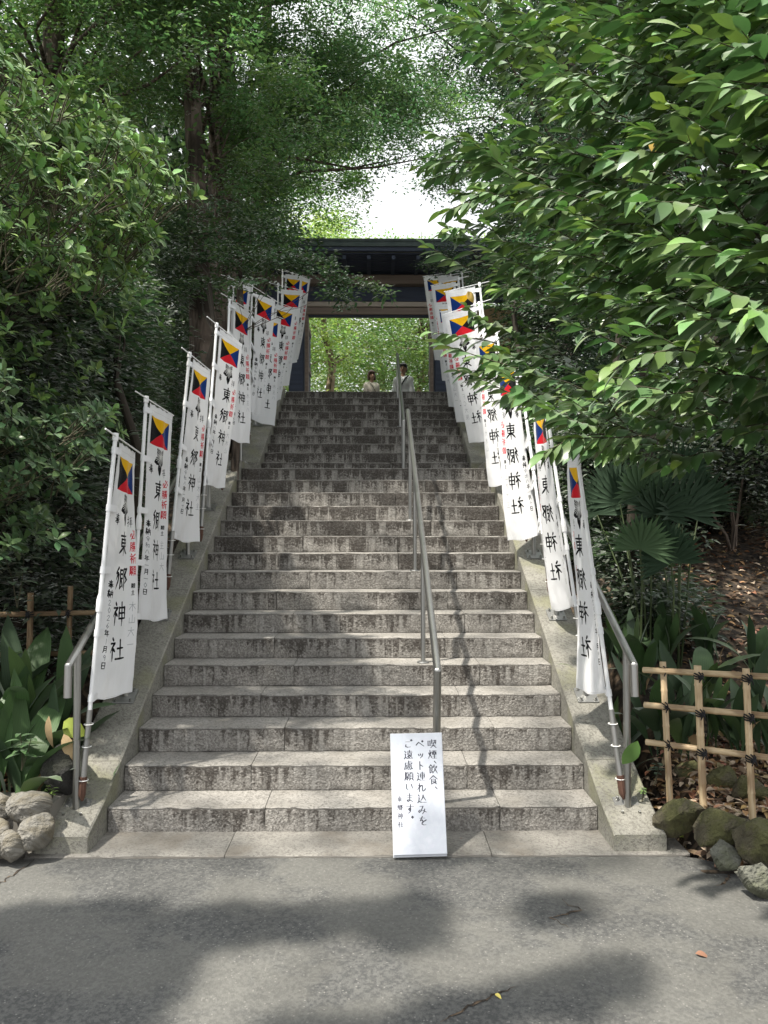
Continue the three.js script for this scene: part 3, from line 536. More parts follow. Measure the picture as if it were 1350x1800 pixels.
{ const m = mesh('mortar_bed', box(0.62, 0.3, 0.3, -2.07, -0.05, -4.48, 0.03), M.mortar); tag(m, 'rough mortar holding the pale boulder pile together', 'mortar'); }
// ---------- notice board ----------
{
  const c0 = at(739, 1496, 4.235), wv = 0.285, hv = 0.63, o = thing('notice_board', 'white notice board with vertical black lettering leaning against the lowest step', 'sign', [c0.x, 0.02, c0.z]);
  const [cv, c] = newCanvas(560, 1238); c.fillStyle = '#c6cbd3'; c.fillRect(0, 0, 560, 1238);
  const r = rng(5); for (let i = 0; i < 500; i++) { c.globalAlpha = 0.05; c.fillStyle = r() < 0.5 ? '#aab2bf' : '#ffffff'; c.beginPath(); c.ellipse(r() * 560, r() * 1238, 10 + r() * 40, 6 + r() * 30, r() * 3, 0, 7); c.fill(); } c.globalAlpha = 1;
  const ink = '#2a2a36';
  const col = (t, x, y, s, g) => { let yy = y; for (const ch of t) { glyph(c, ch, x - s / 2, yy, s, s, 0.05, 'print', ink); yy += ch === '、' ? s * 0.42 : s + g; } };
  col('喫煙、飲食、', 450, 62, 96, 18); col('ペット連れ込みを', 318, 62, 96, 18); col('ご遠慮願います。', 186, 62, 96, 16); col('東郷神社', 78, 650, 60, 26);
  const face = std({ map: canvasTexture(cv), roughness: 0.45 }), white = std({ color: lin(0.6, 0.62, 0.66), roughness: 0.5 });
  const back = mesh('back_panel', box(wv, hv, 0.012, 0, 0, -0.016, 0.002), white, o);
  const p = mesh('front_panel', box(wv, hv - 0.012, 0.012, 0, 0.012, 0, 0.002), white, o);
  const f = mesh('printed_face', new THREE.PlaneGeometry(wv - 0.006, hv - 0.018), face, p, V(0, hv / 2 + 0.006, 0.0085));
  o.rotation.order = 'YXZ'; o.rotation.set(-0.30, 0.03, 0.012);
}
// ---------- banners ----------
const capGeo = new THREE.CylinderGeometry(0.017, 0.018, 0.045, 14), jointGeo = new THREE.LatheGeometry([[0.0145, -0.05], [0.019, -0.045], [0.02, 0.02], [0.0145, 0.05]].map((p) => new THREE.Vector2(...p)), 16);
const tieGeo = new THREE.TorusGeometry(0.025, 0.0026, 6, 24).rotateX(Math.PI / 2);
function alongDir(m, a, b) { m.quaternion.setFromUnitVectors(V(0, 1, 0), b.clone().sub(a).normalize()); }
// px corners: pole top, pole foot [px, py, depth]; cloth hoist top, free top, free bottom, hoist bottom
function banner(words, i, D, top, foot, ht, ft, fb, hb, group, WID = 0.38) {
  const P1 = at(top[0], top[1], D + 0.04), P0 = at(foot[0], foot[1], foot[2] ?? D);
  const o = thing('white_banner', words, 'banner', P0.toArray(), group), L = (g) => local(g, o);
  const free = (hp, fp, d0) => { // the free corner lies farther from the camera, one cloth width away
    const h = at(hp[0], hp[1], d0); let a = d0 - 0.12, b = d0 + 0.5; if (h.distanceTo(at(fp[0], fp[1], a)) > WID) return [h, at(fp[0], fp[1], d0)];
    for (let k = 0; k < 30; k++) { const m = (a + b) / 2; h.distanceTo(at(fp[0], fp[1], m)) < WID ? a = m : b = m; } return [h, at(fp[0], fp[1], a)];
  };
  const sg = ht[0] < ft[0] ? 10 / D : -10 / D, sh = (q) => [q[0] + sg, q[1]];
  const [HT, FT] = free(sh(ht), ft, D + 0.05), [HB, FB] = free(sh(hb), fb, D + 0.01);
  const pole = mesh('pole', L(rod(P0.clone().lerp(P1, 0.06), P1, 0.0125, 12)), M.pole, o);
  mesh('pole_cap', capGeo, M.pole, pole, P1.clone().sub(o.position)); alongDir(pole.children[0], P0, P1);
  const J = P0.clone().lerp(P1, 0.53); mesh('pole_joint', jointGeo, M.pole, pole, J.sub(o.position)); alongDir(pole.children[1], P0, P1);
  const s1 = P0.clone().lerp(P1, 0.24); mesh('pole_sleeve', L(rod(P0.clone().lerp(P1, 0.02), s1, 0.0165, 12)), M.plate, o);
  mesh('wooden_plug', L(toCreasedNormals(tube([P0.clone().add(V(0.005, -0.01, 0)), P0.clone().lerp(P1, 0.012), P0.clone().lerp(P1, 0.06)], [0.006, 0.021, 0.021], 8), 0.6)), M.rust, o);
  for (const t of [0.05, 0.14, 0.2]) { const k = mesh('cable_tie', tieGeo, M.tie, o, P0.clone().lerp(P1, t).add(V(0, 0, -0.006)).sub(o.position)); k.rotation.z = 0.1 * (t - 0.1); }
  // cross bar: sticks out beyond the pole
  const dir = FT.clone().sub(HT).normalize(), bar0 = P1.clone().addScaledVector(dir, -0.16).add(V(0, 0.015, 0)), bar1 = FT.clone().addScaledVector(dir, 0.01);
  mesh('cross_bar', L(rod(bar0, bar1, 0.0052, 8)), M.pole, o);
  // cloth
  const nx = 22, ny = 70, pos = [], uv = [], idx = [], q = rng(i * 7 + 3), p1 = q() * 6, p2 = q() * 6, amp = 0.004 + q() * 0.006;
  const swing = (q() - 0.5) * 0.1, curl = (q() - 0.5) * 0.06;
  const hole = HT.clone().sub(HB);
  for (let b = 0; b <= ny; b++) for (let a = 0; a <= nx; a++) {
    const u = a / nx, v = b / ny, l = HT.clone().lerp(HB, v), r = FT.clone().lerp(FB, v), p = l.lerp(r, u);
    const across = FT.clone().sub(HT).normalize(), n = across.clone().cross(hole).normalize();
    p.addScaledVector(across, 0.022 * Math.sin(v * Math.PI) * (1 - u));
    const sag = Math.sin(u * Math.PI) * 0.008 * (v < 0.05 ? 0.3 : 1);
    const w = (0.25 + 0.75 * Math.min(1, v * 5)) * amp * (Math.sin(u * 9 + p1 + v * 2.2) + 0.6 * Math.sin(u * 17 + p2 - v * 3) + 0.5 * Math.sin(u * 5 - v * 7 + p2)) + 0.005 * (vnoise(u * 7 + 3 + v * 4, v * 26 + 3, i) - 0.5) + 0.006 * sstep(0.82, 1, v) * Math.sin(u * 6 + v * 14 + p2) + 0.02 * Math.sin(v * 3 + p1) * u;
    p.addScaledVector(n, w + swing * v * v * (0.3 + 0.7 * u) + curl * u * u * u * Math.sin(v * 5 + p1)); p.y -= sag + 0.012 * u * (1 - u) + (b === ny ? 0.006 * Math.sin(u * 8 + p1) : 0) + (b === 0 ? 0.004 * Math.sin(u * 30 + p2) : 0);
    pos.push(p.x, p.y, p.z); uv.push(u, 1 - v);
  }
  for (let b = 0; b < ny; b++) for (let a = 0; a < nx; a++) { const c = b * (nx + 1) + a, e = c + nx + 1; idx.push(c, e, c + 1, c + 1, e, e + 1); }
  const g = new THREE.BufferGeometry(); g.setAttribute('position', new THREE.Float32BufferAttribute(pos, 3)); g.setAttribute('uv', new THREE.Float32BufferAttribute(uv, 2)); g.setIndex(idx); g.computeVertexNormals();
  mesh('cloth', L(g), M.cloth[i % 6], o);
  // white tabs that hold the cloth to the pole
  for (const v of [0.035, 0.26, 0.5, 0.74, 0.985]) {
    const h = HT.clone().lerp(HB, v).addScaledVector(FT.clone().sub(HT).normalize(), 0.022 * Math.sin(v * Math.PI)), pd = P1.clone().sub(P0), t = clamp(h.clone().sub(P0).dot(pd) / pd.lengthSq()), c = P0.clone().lerp(P1, t), across = FT.clone().lerp(FB, v).sub(h).normalize(), up = pd.normalize();
    const e = h.clone().addScaledVector(across, 0.035), dd = e.clone().sub(c), nn = dd.clone().cross(up).normalize(), gs = [], P = [];
    for (let k = 0; k <= 8; k++) { const an = Math.PI * (0.5 + k / 8); P.push(c.clone().addScaledVector(dd.clone().normalize(), Math.cos(an) * 0.016).addScaledVector(nn, Math.sin(an) * 0.016)); }
    P.unshift(e.clone().addScaledVector(nn, 0.003)); P.push(e.clone().addScaledVector(nn, -0.003));
    const tp = [], ti = []; P.forEach((x) => { for (const s of [-0.02, 0.02]) { const y = x.clone().addScaledVector(up, s); tp.push(y.x, y.y, y.z); } }); for (let k = 0; k < P.length - 1; k++) ti.push(k * 2, k * 2 + 2, k * 2 + 1, k * 2 + 1, k * 2 + 2, k * 2 + 3);
    const tg = new THREE.BufferGeometry(); tg.setAttribute('position', new THREE.Float32BufferAttribute(tp, 3)); tg.setIndex(ti); tg.computeVertexNormals(); mesh('tab', L(tg), M.tab, o);
  }
}
M.tab = std({ color: lin(0.76, 0.77, 0.79), roughness: 0.85, side: THREE.DoubleSide });
const GL = 'white banners on the side of the strap-leaved plants', GR = 'white banners on the side of the bamboo fence';
banner('front white banner dated 2026 beside the bent handrail end by the pale boulders', 0, 4.62, [203, 768], [143, 1405, 4.52], [208, 777], [247, 797], [237, 1217], [160, 1231], GL);
banner('white banner second from the pale boulders, dated in year eight, behind the 2026 one', 1, 5.47, [257, 702], [229, 1170, 5.395], [262, 708], [304, 730], [287, 1088], [240, 1089], GL);
banner('white banner with all date characters clear, third up the row from the pale boulders', 2, 6.45, [333, 624], [294, 1035, 6.27], [338, 630], [369, 651], [355, 953], [304, 948], GL);
banner('white banner showing full temple lettering, fourth up the row from the pale boulders', 3, 7.55, [381, 572], [352, 950, 7.145], [385, 577], [424, 605], [403, 858], [360, 851], GL);
banner('white banner just below the maple leaves, fifth up the row from the pale boulders', 5, 8.5, [404, 526], [390, 860, 8.02], [410, 532], [445, 550], [432, 780], [401, 772], GL);
banner('white banner overhung by maple twigs across its flag, just above the landing', 4, 9.8, [443, 502], [435, 770, 9.3], [449, 513], [485, 529], [467, 730], [438, 724], GL);
banner('white banner mostly hidden in maple leaves with only a red corner showing', 2, 10.2, [402, 488], [400, 760, 10], [408, 494], [441, 502], [425, 690], [398, 690], GL);
banner('white banner whose blue flag edge peeps out beside the maple-covered banner', 5, 10.9, [452, 543], [437, 775, 10.6], [458, 549], [497, 560], [479, 749], [438, 737], GL);
banner('white banner with faint Latin letters beside the landing', 4, 11.9, [478, 527], [470, 740, 11.6], [484, 534], [521, 544], [493, 717], [462, 712], GL);
banner('white banner third from the gate post on the plants side', 3, 12.5, [489, 500], [486, 705, 12.4], [495, 508], [532, 511], [511, 677], [480, 675], GL);
banner('white banner second from the gate post on the plants side', 1, 13.6, [497, 476], [492, 672, 13.5], [501, 481], [532, 485], [520, 638], [490, 637], GL);
banner('white banner closest to the gate post on the plants side', 0, 13.9, [514, 480], [505, 672, 13.8], [518, 482], [548, 490], [525, 632], [503, 632], GL);
banner('white banner seen nearly edge-on beside the bent handrail end by the bamboo fence', 0, 4.75, [1013, 788], [1095, 1402, 4.52], [1021, 798], [1006, 800], [1017, 1209], [1070, 1220], GR, 0.4);
banner('white reversed banner, flag partly covered by leaves, second from the bamboo fence', 1, 5.8, [959, 708], [1030, 1190, 5.395], [960, 713], [937, 717], [962, 1073], [1009, 1067], GR);
banner('white reversed banner with crest under a hanging leaf spray, third from the bamboo fence', 2, 6.8, [911, 634], [968, 1045, 6.27], [908, 637], [872, 641], [896, 950], [952, 941], GR);
banner('white reversed banner with flag half covered by leaves, fourth from the bamboo fence', 3, 8.1, [873, 585], [925, 950, 7.145], [872, 589], [833, 597], [866, 855], [908, 846], GR);
banner('white reversed banner with wholly visible flag, the lower of two beside the leaf tips', 4, 9.15, [842, 534], [888, 860, 8.02], [836, 538], [780, 553], [824, 780], [872, 770], GR);
banner('white reversed banner with wholly visible flag, the upper of two beside the leaf tips', 5, 9.5, [843, 500], [878, 800, 9.2], [836, 503], [782, 513], [815, 736], [860, 730], GR);
banner('white reversed banner showing only a blue strip behind the two large flags', 0, 10.7, [828, 540], [850, 770, 10.5], [822, 545], [774, 548], [802, 743], [846, 738], GR);
banner('white reversed banner under the gate beam with half a flag and red lettering', 1, 11.6, [812, 526], [830, 740, 11.4], [808, 531], [765, 535], [789, 715], [828, 712], GR);
banner('white reversed banner with small clear flag against the gate beam', 2, 12.3, [806, 490], [826, 702, 12.2], [802, 495], [758, 502], [777, 670], [815, 668], GR);
banner('white reversed banner, top edge level with the gate beam, behind the small clear flag', 3, 13, [812, 480], [826, 690, 12.9], [808, 484], [770, 487], [790, 655], [822, 652], GR);
banner('white reversed banner closest to the gate post on the bamboo fence side', 4, 14, [792, 479], [800, 664, 13.9], [787, 483], [744, 486], [764, 634], [800, 632], GR);
// ---------- leaves, crowns, plants ----------
function blade(len, wid, curve, fold, n = 4, tip = 1, ob = 0.45) { // along +z, top side up (+y)
  const pos = [], uv = [], idx = [];
  for (let i = 0; i <= n; i++) {
    const t = i / n, w = wid / 2 * Math.pow(Math.sin(Math.PI * Math.pow(t, ob < 0.5 ? 0.8 : ob < 0.57 ? 0.95 : 1.25)), 0.85) * (t > 0.8 ? 1 - (t - 0.8) * tip : 1), z = len * t * (1 - 0.12 * curve * t), y = -curve * len * t * t * 0.42 + 0.04 * len * Math.sin(t * 3);
    for (const s of [-1, 0, 1]) { pos.push(s * w, y + (s ? fold * w : 0), z); uv.push(0.5 + s / 2, t); }
  }
  for (let i = 0; i < n; i++) for (let k = 0; k < 2; k++) { const a = i * 3 + k, b = a + 3; idx.push(a, b, a + 1, a + 1, b, b + 1); }
  const g = new THREE.BufferGeometry(); g.setAttribute('position', new THREE.Float32BufferAttribute(pos, 3)); g.setAttribute('uv', new THREE.Float32BufferAttribute(uv, 2)); g.setIndex(idx); g.computeVertexNormals(); return g;
}
function flatLeaf(len, wid, fold = 0.3) {
  const g = new THREE.BufferGeometry(), w = wid / 2;
  g.setAttribute('position', new THREE.Float32BufferAttribute([0, 0, 0, -w, fold * w, len * 0.42, 0, 0, len * 0.5, w, fold * w, len * 0.42, 0, -len * 0.12, len], 3));
  g.setIndex([0, 1, 2, 0, 2, 3, 1, 4, 2, 3, 2, 4]); g.setAttribute('uv', new THREE.Float32BufferAttribute(new Array(10).fill(0.5), 2)); g.computeVertexNormals(); return g;
}
function basis(z, up, roll = 0) { // matrix whose z axis is z and whose y axis is nearest to up
  const Z = z.clone().normalize(), X = up.clone().cross(Z); if (X.lengthSq() < 1e-6) X.set(1, 0, 0); X.normalize(); const Y = Z.clone().cross(X);
  const m = new THREE.Matrix4().makeBasis(X, Y, Z); return roll ? m.multiply(new THREE.Matrix4().makeRotationZ(roll)) : m;
}
const UP = V(0, 1, 0), rnd3 = (r) => V(r() * 2 - 1, r() * 2 - 1, r() * 2 - 1);
function place(m, p, s) { return m.scale(V(s, s, s)).setPosition(p); }
function instanced(name, geo, mat, list, parent, origin) { // list: {m, c}
  const im = new THREE.InstancedMesh(geo, mat, list.length); im.name = name; im.castShadow = im.receiveShadow = true; im.userData.kind = 'stuff';
  const t = new THREE.Matrix4().makeTranslation(-origin.x, -origin.y, -origin.z), q = new THREE.Matrix4();
  list.forEach((e, i) => { im.setMatrixAt(i, q.multiplyMatrices(t, e.m)); im.setColorAt(i, e.c); });
  parent.add(im); return im;
}
const sprig = (seed, n, R, len, wid) => { // a leafy twig end: n small leaves along and round a short twig
  const r = rng(seed), gs = [];
  for (let i = 0; i < n; i++) {
    const f = flatLeaf(len * (0.7 + r() * 0.6), wid * (0.75 + r() * 0.5)), a = r() * 6.283, d = V(Math.cos(a), 0.1 + r() * 0.3 - 0.3, Math.sin(a));
    f.applyMatrix4(basis(d, UP.clone().add(rnd3(r).multiplyScalar(0.5)), (r() - 0.5) * 1.2).setPosition(V(Math.cos(a) * R * r(), (r() - 0.5) * R * 0.55, Math.sin(a) * R * r()))); gs.push(f);
  }
  return mergeGeometries(gs);
};
const green = (r, base, dv = 0.3, yellow = 0.1) => { const k = 1 - dv + 2 * dv * r(), y = (r() - 0.5) * 2 * yellow; return lin(base[0] * k * (1 + y * 2), base[1] * k * (1 + y * 0.3), base[2] * k * (1 - y)); };
// woody frame from a trunk to the middles of the leafy pads
function frame(trunk, radii, pads, thick, seed, sides = 5) {
  const gs = [tube(trunk, radii, 10)], r = rng(seed);
  for (const p of pads) {
    let best = trunk[0], bd = 1e9, bi = 0; trunk.forEach((q, i) => { const d = q.distanceTo(p) + Math.max(0, q.y - p.y + 0.3) * 2.5 - i * 0.02; if (d < bd) { bd = d; best = q; bi = i; } });
    const L = best.distanceTo(p), a = best.clone().lerp(p, 0.35).add(V(0, L * 0.06, 0)).addScaledVector(rnd3(r), L * 0.07), b = best.clone().lerp(p, 0.7).add(V(0, L * 0.05, 0)).addScaledVector(rnd3(r), L * 0.06);
    const w = Math.min(thick * (0.5 + 0.16 * L), (Array.isArray(radii) ? radii[bi] : radii) * 0.7);
    gs.push(tube([best, a, b, p], [w, w * 0.7, w * 0.45, w * 0.14], sides, false));
  }
  return mergeGeometries(gs.map((g) => { g.deleteAttribute('uv'); const q = g.attributes.position, u = []; for (let i = 0; i < q.count; i++) u.push((q.getX(i) + q.getZ(i)) * 1.2, q.getY(i)); g.setAttribute('uv', new THREE.Float32BufferAttribute(u, 2)); return g; }));
}
// a tree whose pads of sprigs are listed as {p, rx, ry, rz, n}
function smallLeafTree(name, words, cat, trunk, radii, pads, o) {
  const r = rng(o.seed), t = thing(name, words, cat, trunk[0].toArray(), o.group), list = [];
  for (const e of pads) for (let i = 0; i < e.n; i++) {
    const a = r() * 6.283, q = Math.sqrt(r()), p = V(Math.cos(a) * q * e.rx, (gauss(r) * 0.45 - 0.35 * q * q) * e.ry, Math.sin(a) * q * e.rz).add(e.p);
    if (o.keep && !o.keep(p, r)) continue;
    const m = new THREE.Matrix4().makeRotationFromEuler(new THREE.Euler((r() - 0.5) * 0.9, r() * 6.283, (r() - 0.5) * 0.9));
    list.push({ m: place(m, p, 0.75 + r() * 0.5), c: green(r, e.c || o.color, o.dv ?? 0.35, o.yellow ?? 0.12) });
  }
  mesh('trunk', local(frame(trunk, radii, pads.filter((e, i) => i % (o.limbs ?? 1) === 0 && (!o.keep || o.keep !== clearOfStairs || clearOfStairs(e.p))).map((e) => e.p), o.thick ?? 0.03, o.seed + 1), t), o.bark ?? M.bark, t);
  instanced('crown', o.geo, o.mat ?? M.leaf, list, t, t.position);
  return t;
}
// nothing of the shrubs grows into the room above the stairs and the banners
const clearOfStairs = (p) => { const D = -p.z; return !(D > 3.8 && D < 16 && Math.abs(p.x - X0) < 2.0 && p.y < nose(Math.min(D, 12.8)) + 3.0); };
const inBlob = (x, y, list) => { let d = 0; for (const [cx, cy, rx, ry, k] of list) { const q = ((x - cx) / rx) ** 2 + ((y - cy) / ry) ** 2; d = Math.max(d, k * (1 - sstep(0.55, 1.15, q))); } return d; };
function padsIn(seed, n, box4, D, size, nPer, accept) { // pads spread over a part of the view, at real depths
  const r = rng(seed), out = []; let guard = 0;
  while (out.length < n && guard++ < n * 30) {
    const x = lerp(box4[0], box4[2], r()), y = lerp(box4[1], box4[3], r()); if (accept && r() > accept(x, y)) continue;
    const d = lerp(D[0], D[1], r()), s = size * (0.6 + 0.8 * r()); out.push({ p: at(x, y, d), rx: s, ry: s * 0.5, rz: s, n: Math.round(nPer * (0.6 + 0.8 * r())) });
  }
  return out;
}
const gaps = [[702, 374, 72, 54, 1], [690, 330, 46, 36, 0.95], [610, 372, 50, 44, 0.4], [575, 405, 60, 20, 0.4], [640, 405, 60, 22, 0.95], [760, 400, 60, 26, 0.85], [600, 280, 44, 22, 0.45], [722, 283, 18, 18, 0.8], [755, 240, 30, 34, 0.4], [760, 60, 34, 50, 0.4], [575, 140, 34, 28, 0.5], [650, 130, 36, 30, 0.5], [640, 215, 40, 36, 0.3], [745, 90, 30, 26, 0.3], [460, 20, 30, 18, 0.5], [530, 75, 22, 12, 0.5], [265, 225, 40, 34, 0.75], [780, 225, 16, 40, 0.4], [505, 320, 46, 40, 0.25]];
const sprigFine = sprig(1, 16, 0.17, 0.06, 0.026), sprigMid = sprig(2, 14, 0.2, 0.075, 0.034), sprigFar = sprig(3, 16, 0.42, 0.13, 0.075), sprigFern = sprig(4, 20, 0.16, 0.05, 0.02);
const holes = (p, r) => { const q = project(p); if (q.x > 338 && q.x < 404 && q.y < 470 && q.y > 20 && q.z < 12) return r() < 0.22; return r() > inBlob(q.x, q.y, gaps) * 1.0; };
// tall trees left of the gate
{
  const tr = (px, D, lean, h, n = 9) => { const b = at(px, 800, D); b.y = soilAt(b.x, D) - 0.1; const out = []; for (let i = 0; i <= n; i++) { const t = i / n; out.push(V(b.x + lean * t + 0.06 * Math.sin(t * 5 + px), b.y + h * t, b.z + 0.08 * Math.sin(t * 4))); } return out; };
  const rad = (r0, n = 9) => Array.from({ length: n + 1 }, (_, i) => r0 * (1.25 - 0.85 * i / n) * (i === 0 ? 1.3 : 1));
  const t1 = tr(352, 9.6, -0.2, 8.5), t2 = tr(384, 11.8, 0.1, 11), t3 = tr(92, 9.5, -0.1, 9), t4 = tr(985, 13.5, 0.2, 10), t5 = tr(450, 14.5, 0.15, 10), t6 = tr(985, 19, -0.3, 12);
  const full = (x, y) => 1 - 0.9 * inBlob(x, y, gaps);
  smallLeafTree('tall_tree', 'slender brown trunk rising straight behind the fifth white banner up the row', 'tree', t1, rad(0.13), [...padsIn(11, 44, [150, -350, 560, 240], [8, 11], 0.5, 50, full), ...padsIn(12, 20, [380, 150, 520, 430], [9, 11], 0.4, 50, full)], { seed: 11, geo: sprigFine, color: [0.12, 0.23, 0.06], keep: holes, limbs: 2 });
  smallLeafTree('tall_tree', 'thick dark trunk just behind the slender brown one, crown over the gate', 'tree', t2, rad(0.24), [...padsIn(21, 100, [330, -420, 830, 330], [9.5, 14], 0.6, 52, full), ...padsIn(22, 22, [470, 60, 700, 330], [10, 13], 0.45, 50, full), ...padsIn(23, 70, [60, -420, 470, -20], [7.5, 13], 0.7, 70)], { seed: 21, geo: sprigFine, color: [0.115, 0.225, 0.07], keep: holes, limbs: 2, thick: 0.035 });
  smallLeafTree('tall_tree', 'dark forked tree behind the bright whorled shrub at the upper corner', 'tree', t3, rad(0.17), padsIn(31, 80, [-350, -420, 400, 330], [7.5, 11.5], 0.6, 64, (x, y) => 1 - 0.8 * inBlob(x, y, gaps)), { seed: 31, geo: sprigMid, color: [0.12, 0.225, 0.06], keep: holes, limbs: 2, thick: 0.04 });
  smallLeafTree('tall_tree', 'dark fine-leaved tree behind the glossy leaves beside the gate roof', 'tree', t4, rad(0.2), padsIn(41, 90, [770, -420, 1150, 520], [11, 15], 0.6, 64, (x, y) => (1 - 0.9 * inBlob(x, y, gaps)) * (x < 800 + 0.1 * y ? 0.45 : 1)), { seed: 41, geo: sprigFine, color: [0.05, 0.1, 0.045], keep: holes, limbs: 2 });
  smallLeafTree('tall_tree', 'hazy pale green tree far behind the gate roof, filling the view above it', 'tree', t6, rad(0.2), padsIn(56, 110, [540, -300, 900, 310], [15, 20], 0.75, 30, (x, y) => 1 - 0.8 * inBlob(x, y, gaps)), { seed: 56, geo: sprigMid, color: [0.15, 0.28, 0.1], keep: holes, limbs: 9 });
  smallLeafTree('tall_tree', 'light green tree beside the gate roof, sunlit against the sky gap', 'tree', t5, rad(0.15), padsIn(51, 60, [400, 210, 640, 440], [14, 19], 0.6, 46, (x, y) => (1 - 0.6 * inBlob(x, y, gaps)) * (y < 430 ? 1 : 0.2)), { seed: 51, geo: sprigMid, color: [0.15, 0.28, 0.065], keep: (p, r) => { const q = project(p); return q.y < 425 && r() > 0.8 * inBlob(q.x, q.y, gaps); }, limbs: 2 });
}
// maple twigs that hang in front of the gate
{
  const base = at(410, 520, 8.9); base.y = soilAt(base.x, 8.9) - 0.1;
  const trunk = [base, base.clone().add(V(0.05, 1.2, 0)), base.clone().add(V(0.1, 2.2, 0.05)), at(420, 460, 8.9), at(440, 400, 8.9)];
  const P = (x, y, d, s, n, c) => ({ p: at(x, y, d), rx: s, ry: s * 0.45, rz: s * 0.8, n, c });
  const pads = [P(385, 425, 8.8, 0.45, 55), P(430, 450, 8.7, 0.36, 44), P(470, 440, 8.8, 0.4, 50), P(500, 455, 8.6, 0.33, 36), P(455, 420, 9, 0.5, 70), P(410, 380, 9, 0.55, 80), P(520, 450, 8.6, 0.24, 22), P(550, 460, 8.5, 0.22, 17), P(575, 475, 8.4, 0.2, 14), P(590, 500, 8.4, 0.18, 15), P(600, 520, 8.4, 0.13, 9), P(618, 490, 8.4, 0.12, 8), P(636, 498, 8.3, 0.1, 6), P(655, 506, 8.3, 0.09, 6), P(672, 517, 8.3, 0.08, 5), P(580, 518, 8.4, 0.09, 5), P(612, 540, 8.4, 0.06, 3), P(455, 495, 8.3, 0.25, 8), P(425, 505, 8.2, 0.2, 5), P(480, 395, 9, 0.4, 50), P(360, 500, 8.9, 0.4, 50)];
  const tw = [[520, 450, 8.6], [560, 462, 8.5], [600, 480, 8.4], [640, 500, 8.3], [678, 520, 8.3]].map((a) => at(...a));
  const t = smallLeafTree('maple_tree', 'maple whose twigs hang in front of the gate beams above the banners', 'tree', trunk, [0.05, 0.045, 0.04, 0.035, 0.02], pads, { seed: 61, geo: sprig(6, 12, 0.13, 0.06, 0.03), color: [0.065, 0.13, 0.04], thick: 0.006, limbs: 3 });
  mesh('branch', local(tube([at(440, 430, 8.8), ...tw], [0.016, 0.012, 0.009, 0.007, 0.005, 0.003], 6), t), M.darkTwig, t);
  mesh('branch', local(tube([tw[1], at(590, 500, 8.4), at(606, 530, 8.4), at(614, 548, 8.4)], [0.007, 0.005, 0.004, 0.002], 5), t), M.darkTwig, t);
}
// bright trees beyond the gate
{
  const spec = [[575, 26, 24, 470, 640, 380, 700, 'yellow-green tree beyond the gate, nearest the post by the plants side', [0.25, 0.38, 0.09]], [668, 33, 40, 560, 800, 400, 690, 'pale green spreading tree in the middle of the gate opening behind the two people', [0.22, 0.35, 0.1]], [742, 30, 34, 660, 860, 400, 700, 'feathery green tree beyond the gate with grey forked branches, on the bamboo fence side', [0.22, 0.35, 0.1]], [520, 38, 40, 380, 620, 330, 690, 'hazy light tree far behind the gate roof', [0.2, 0.33, 0.1]]];
  for (const [px, D, n, x0, x1, y0, y1, words, c] of spec) {
    const b = at(px, 700, D); b.y = TOP - 0.1; const tr = []; for (let i = 0; i <= 6; i++) tr.push(b.clone().add(V(0.2 * Math.sin(i * 1.7 + px), i * 1.1, 0.15 * Math.sin(i))));
    smallLeafTree('garden_tree', words, 'tree', tr, tr.map((_, i) => 0.2 - 0.024 * i), padsIn(px, n * 3, [x0, y0, x1, y1], [D - 3, D + 3.5], 1.0, 16, (x, y) => y < 418 ? 0.35 : 1), { seed: px, geo: sprigFar, color: c, dv: 0.25, thick: 0.05, limbs: 3, bark: M.paleBark, keep: (p, r) => { const q = project(p); return q.y > 424 || (q.x < 650 && r() > 0.6 * inBlob(q.x, q.y, gaps)); } });
  }
}
// dark evergreen shrubs that close the view beside the stairs
{
  const dark = [0.05, 0.1, 0.034], add = (words, px, D, box4, Ds, n, col, seed, size = 0.5, per = 46, geo = sprigMid) => {
    const b = at(px, 900, D); b.y = soilAt(b.x, D) - 0.1; const tr = [0, 1, 2, 3, 4].map((i) => b.clone().add(V(0.1 * Math.sin(i * 2 + px), i * 0.55, 0.05 * i)));
    smallLeafTree('evergreen_shrub', words, 'shrub', tr, [0.07, 0.06, 0.05, 0.04, 0.03], padsIn(seed, n, box4, Ds, size, per), { seed, geo, color: col, limbs: 2, thick: 0.02, bark: M.darkTwig, keep: clearOfStairs });
  };
  add('dark evergreen shrub behind the two front banners dated 2026 and year eight', 235, 6.6, [150, 480, 350, 1010], [6.2, 7.6], 84, dark, 101);
  add('dark evergreen shrub under the bright whorled shrub, at the picture edge', 60, 6, [-260, 420, 230, 820], [5.4, 7.2], 96, dark, 102);
  add('dark evergreen shrub around the foot of the two tall trunks', 370, 8.6, [290, 400, 500, 850], [8.9, 10.6], 74, [0.05, 0.1, 0.034], 103, 0.45);
  add('low dark shrub behind the weathered bamboo fence', 60, 5.8, [-260, 820, 270, 1120], [5.5, 6.8], 90, dark, 104, 0.4);
  add('dark shrub beside the gate wall behind the upper banners', 470, 13, [420, 430, 520, 700], [13.2, 15], 40, dark, 105, 0.6);
  add('dark shrub behind the fan palms beneath the glossy tree', 1085, 8.6, [960, 720, 1160, 960], [7.6, 9.4], 74, [0.045, 0.09, 0.03], 106, 0.45);
  add('dark shrub in front of the pale wall, above the bank of dry leaves', 1260, 8.6, [1130, 680, 1480, 880], [7.6, 9.2], 80, [0.045, 0.09, 0.03], 107, 0.5);
  add('low dark shrub on the bank of dry leaves, behind the back row of strap leaves', 1120, 6.5, [1040, 950, 1200, 1100], [6.3, 7.3], 16, dark, 109, 0.24, 30);
  add('dark shrub filling the gap between the reversed banners and the glossy tree', 900, 10.5, [800, 420, 1120, 800], [10, 12.5], 90, dark, 108, 0.6);
}
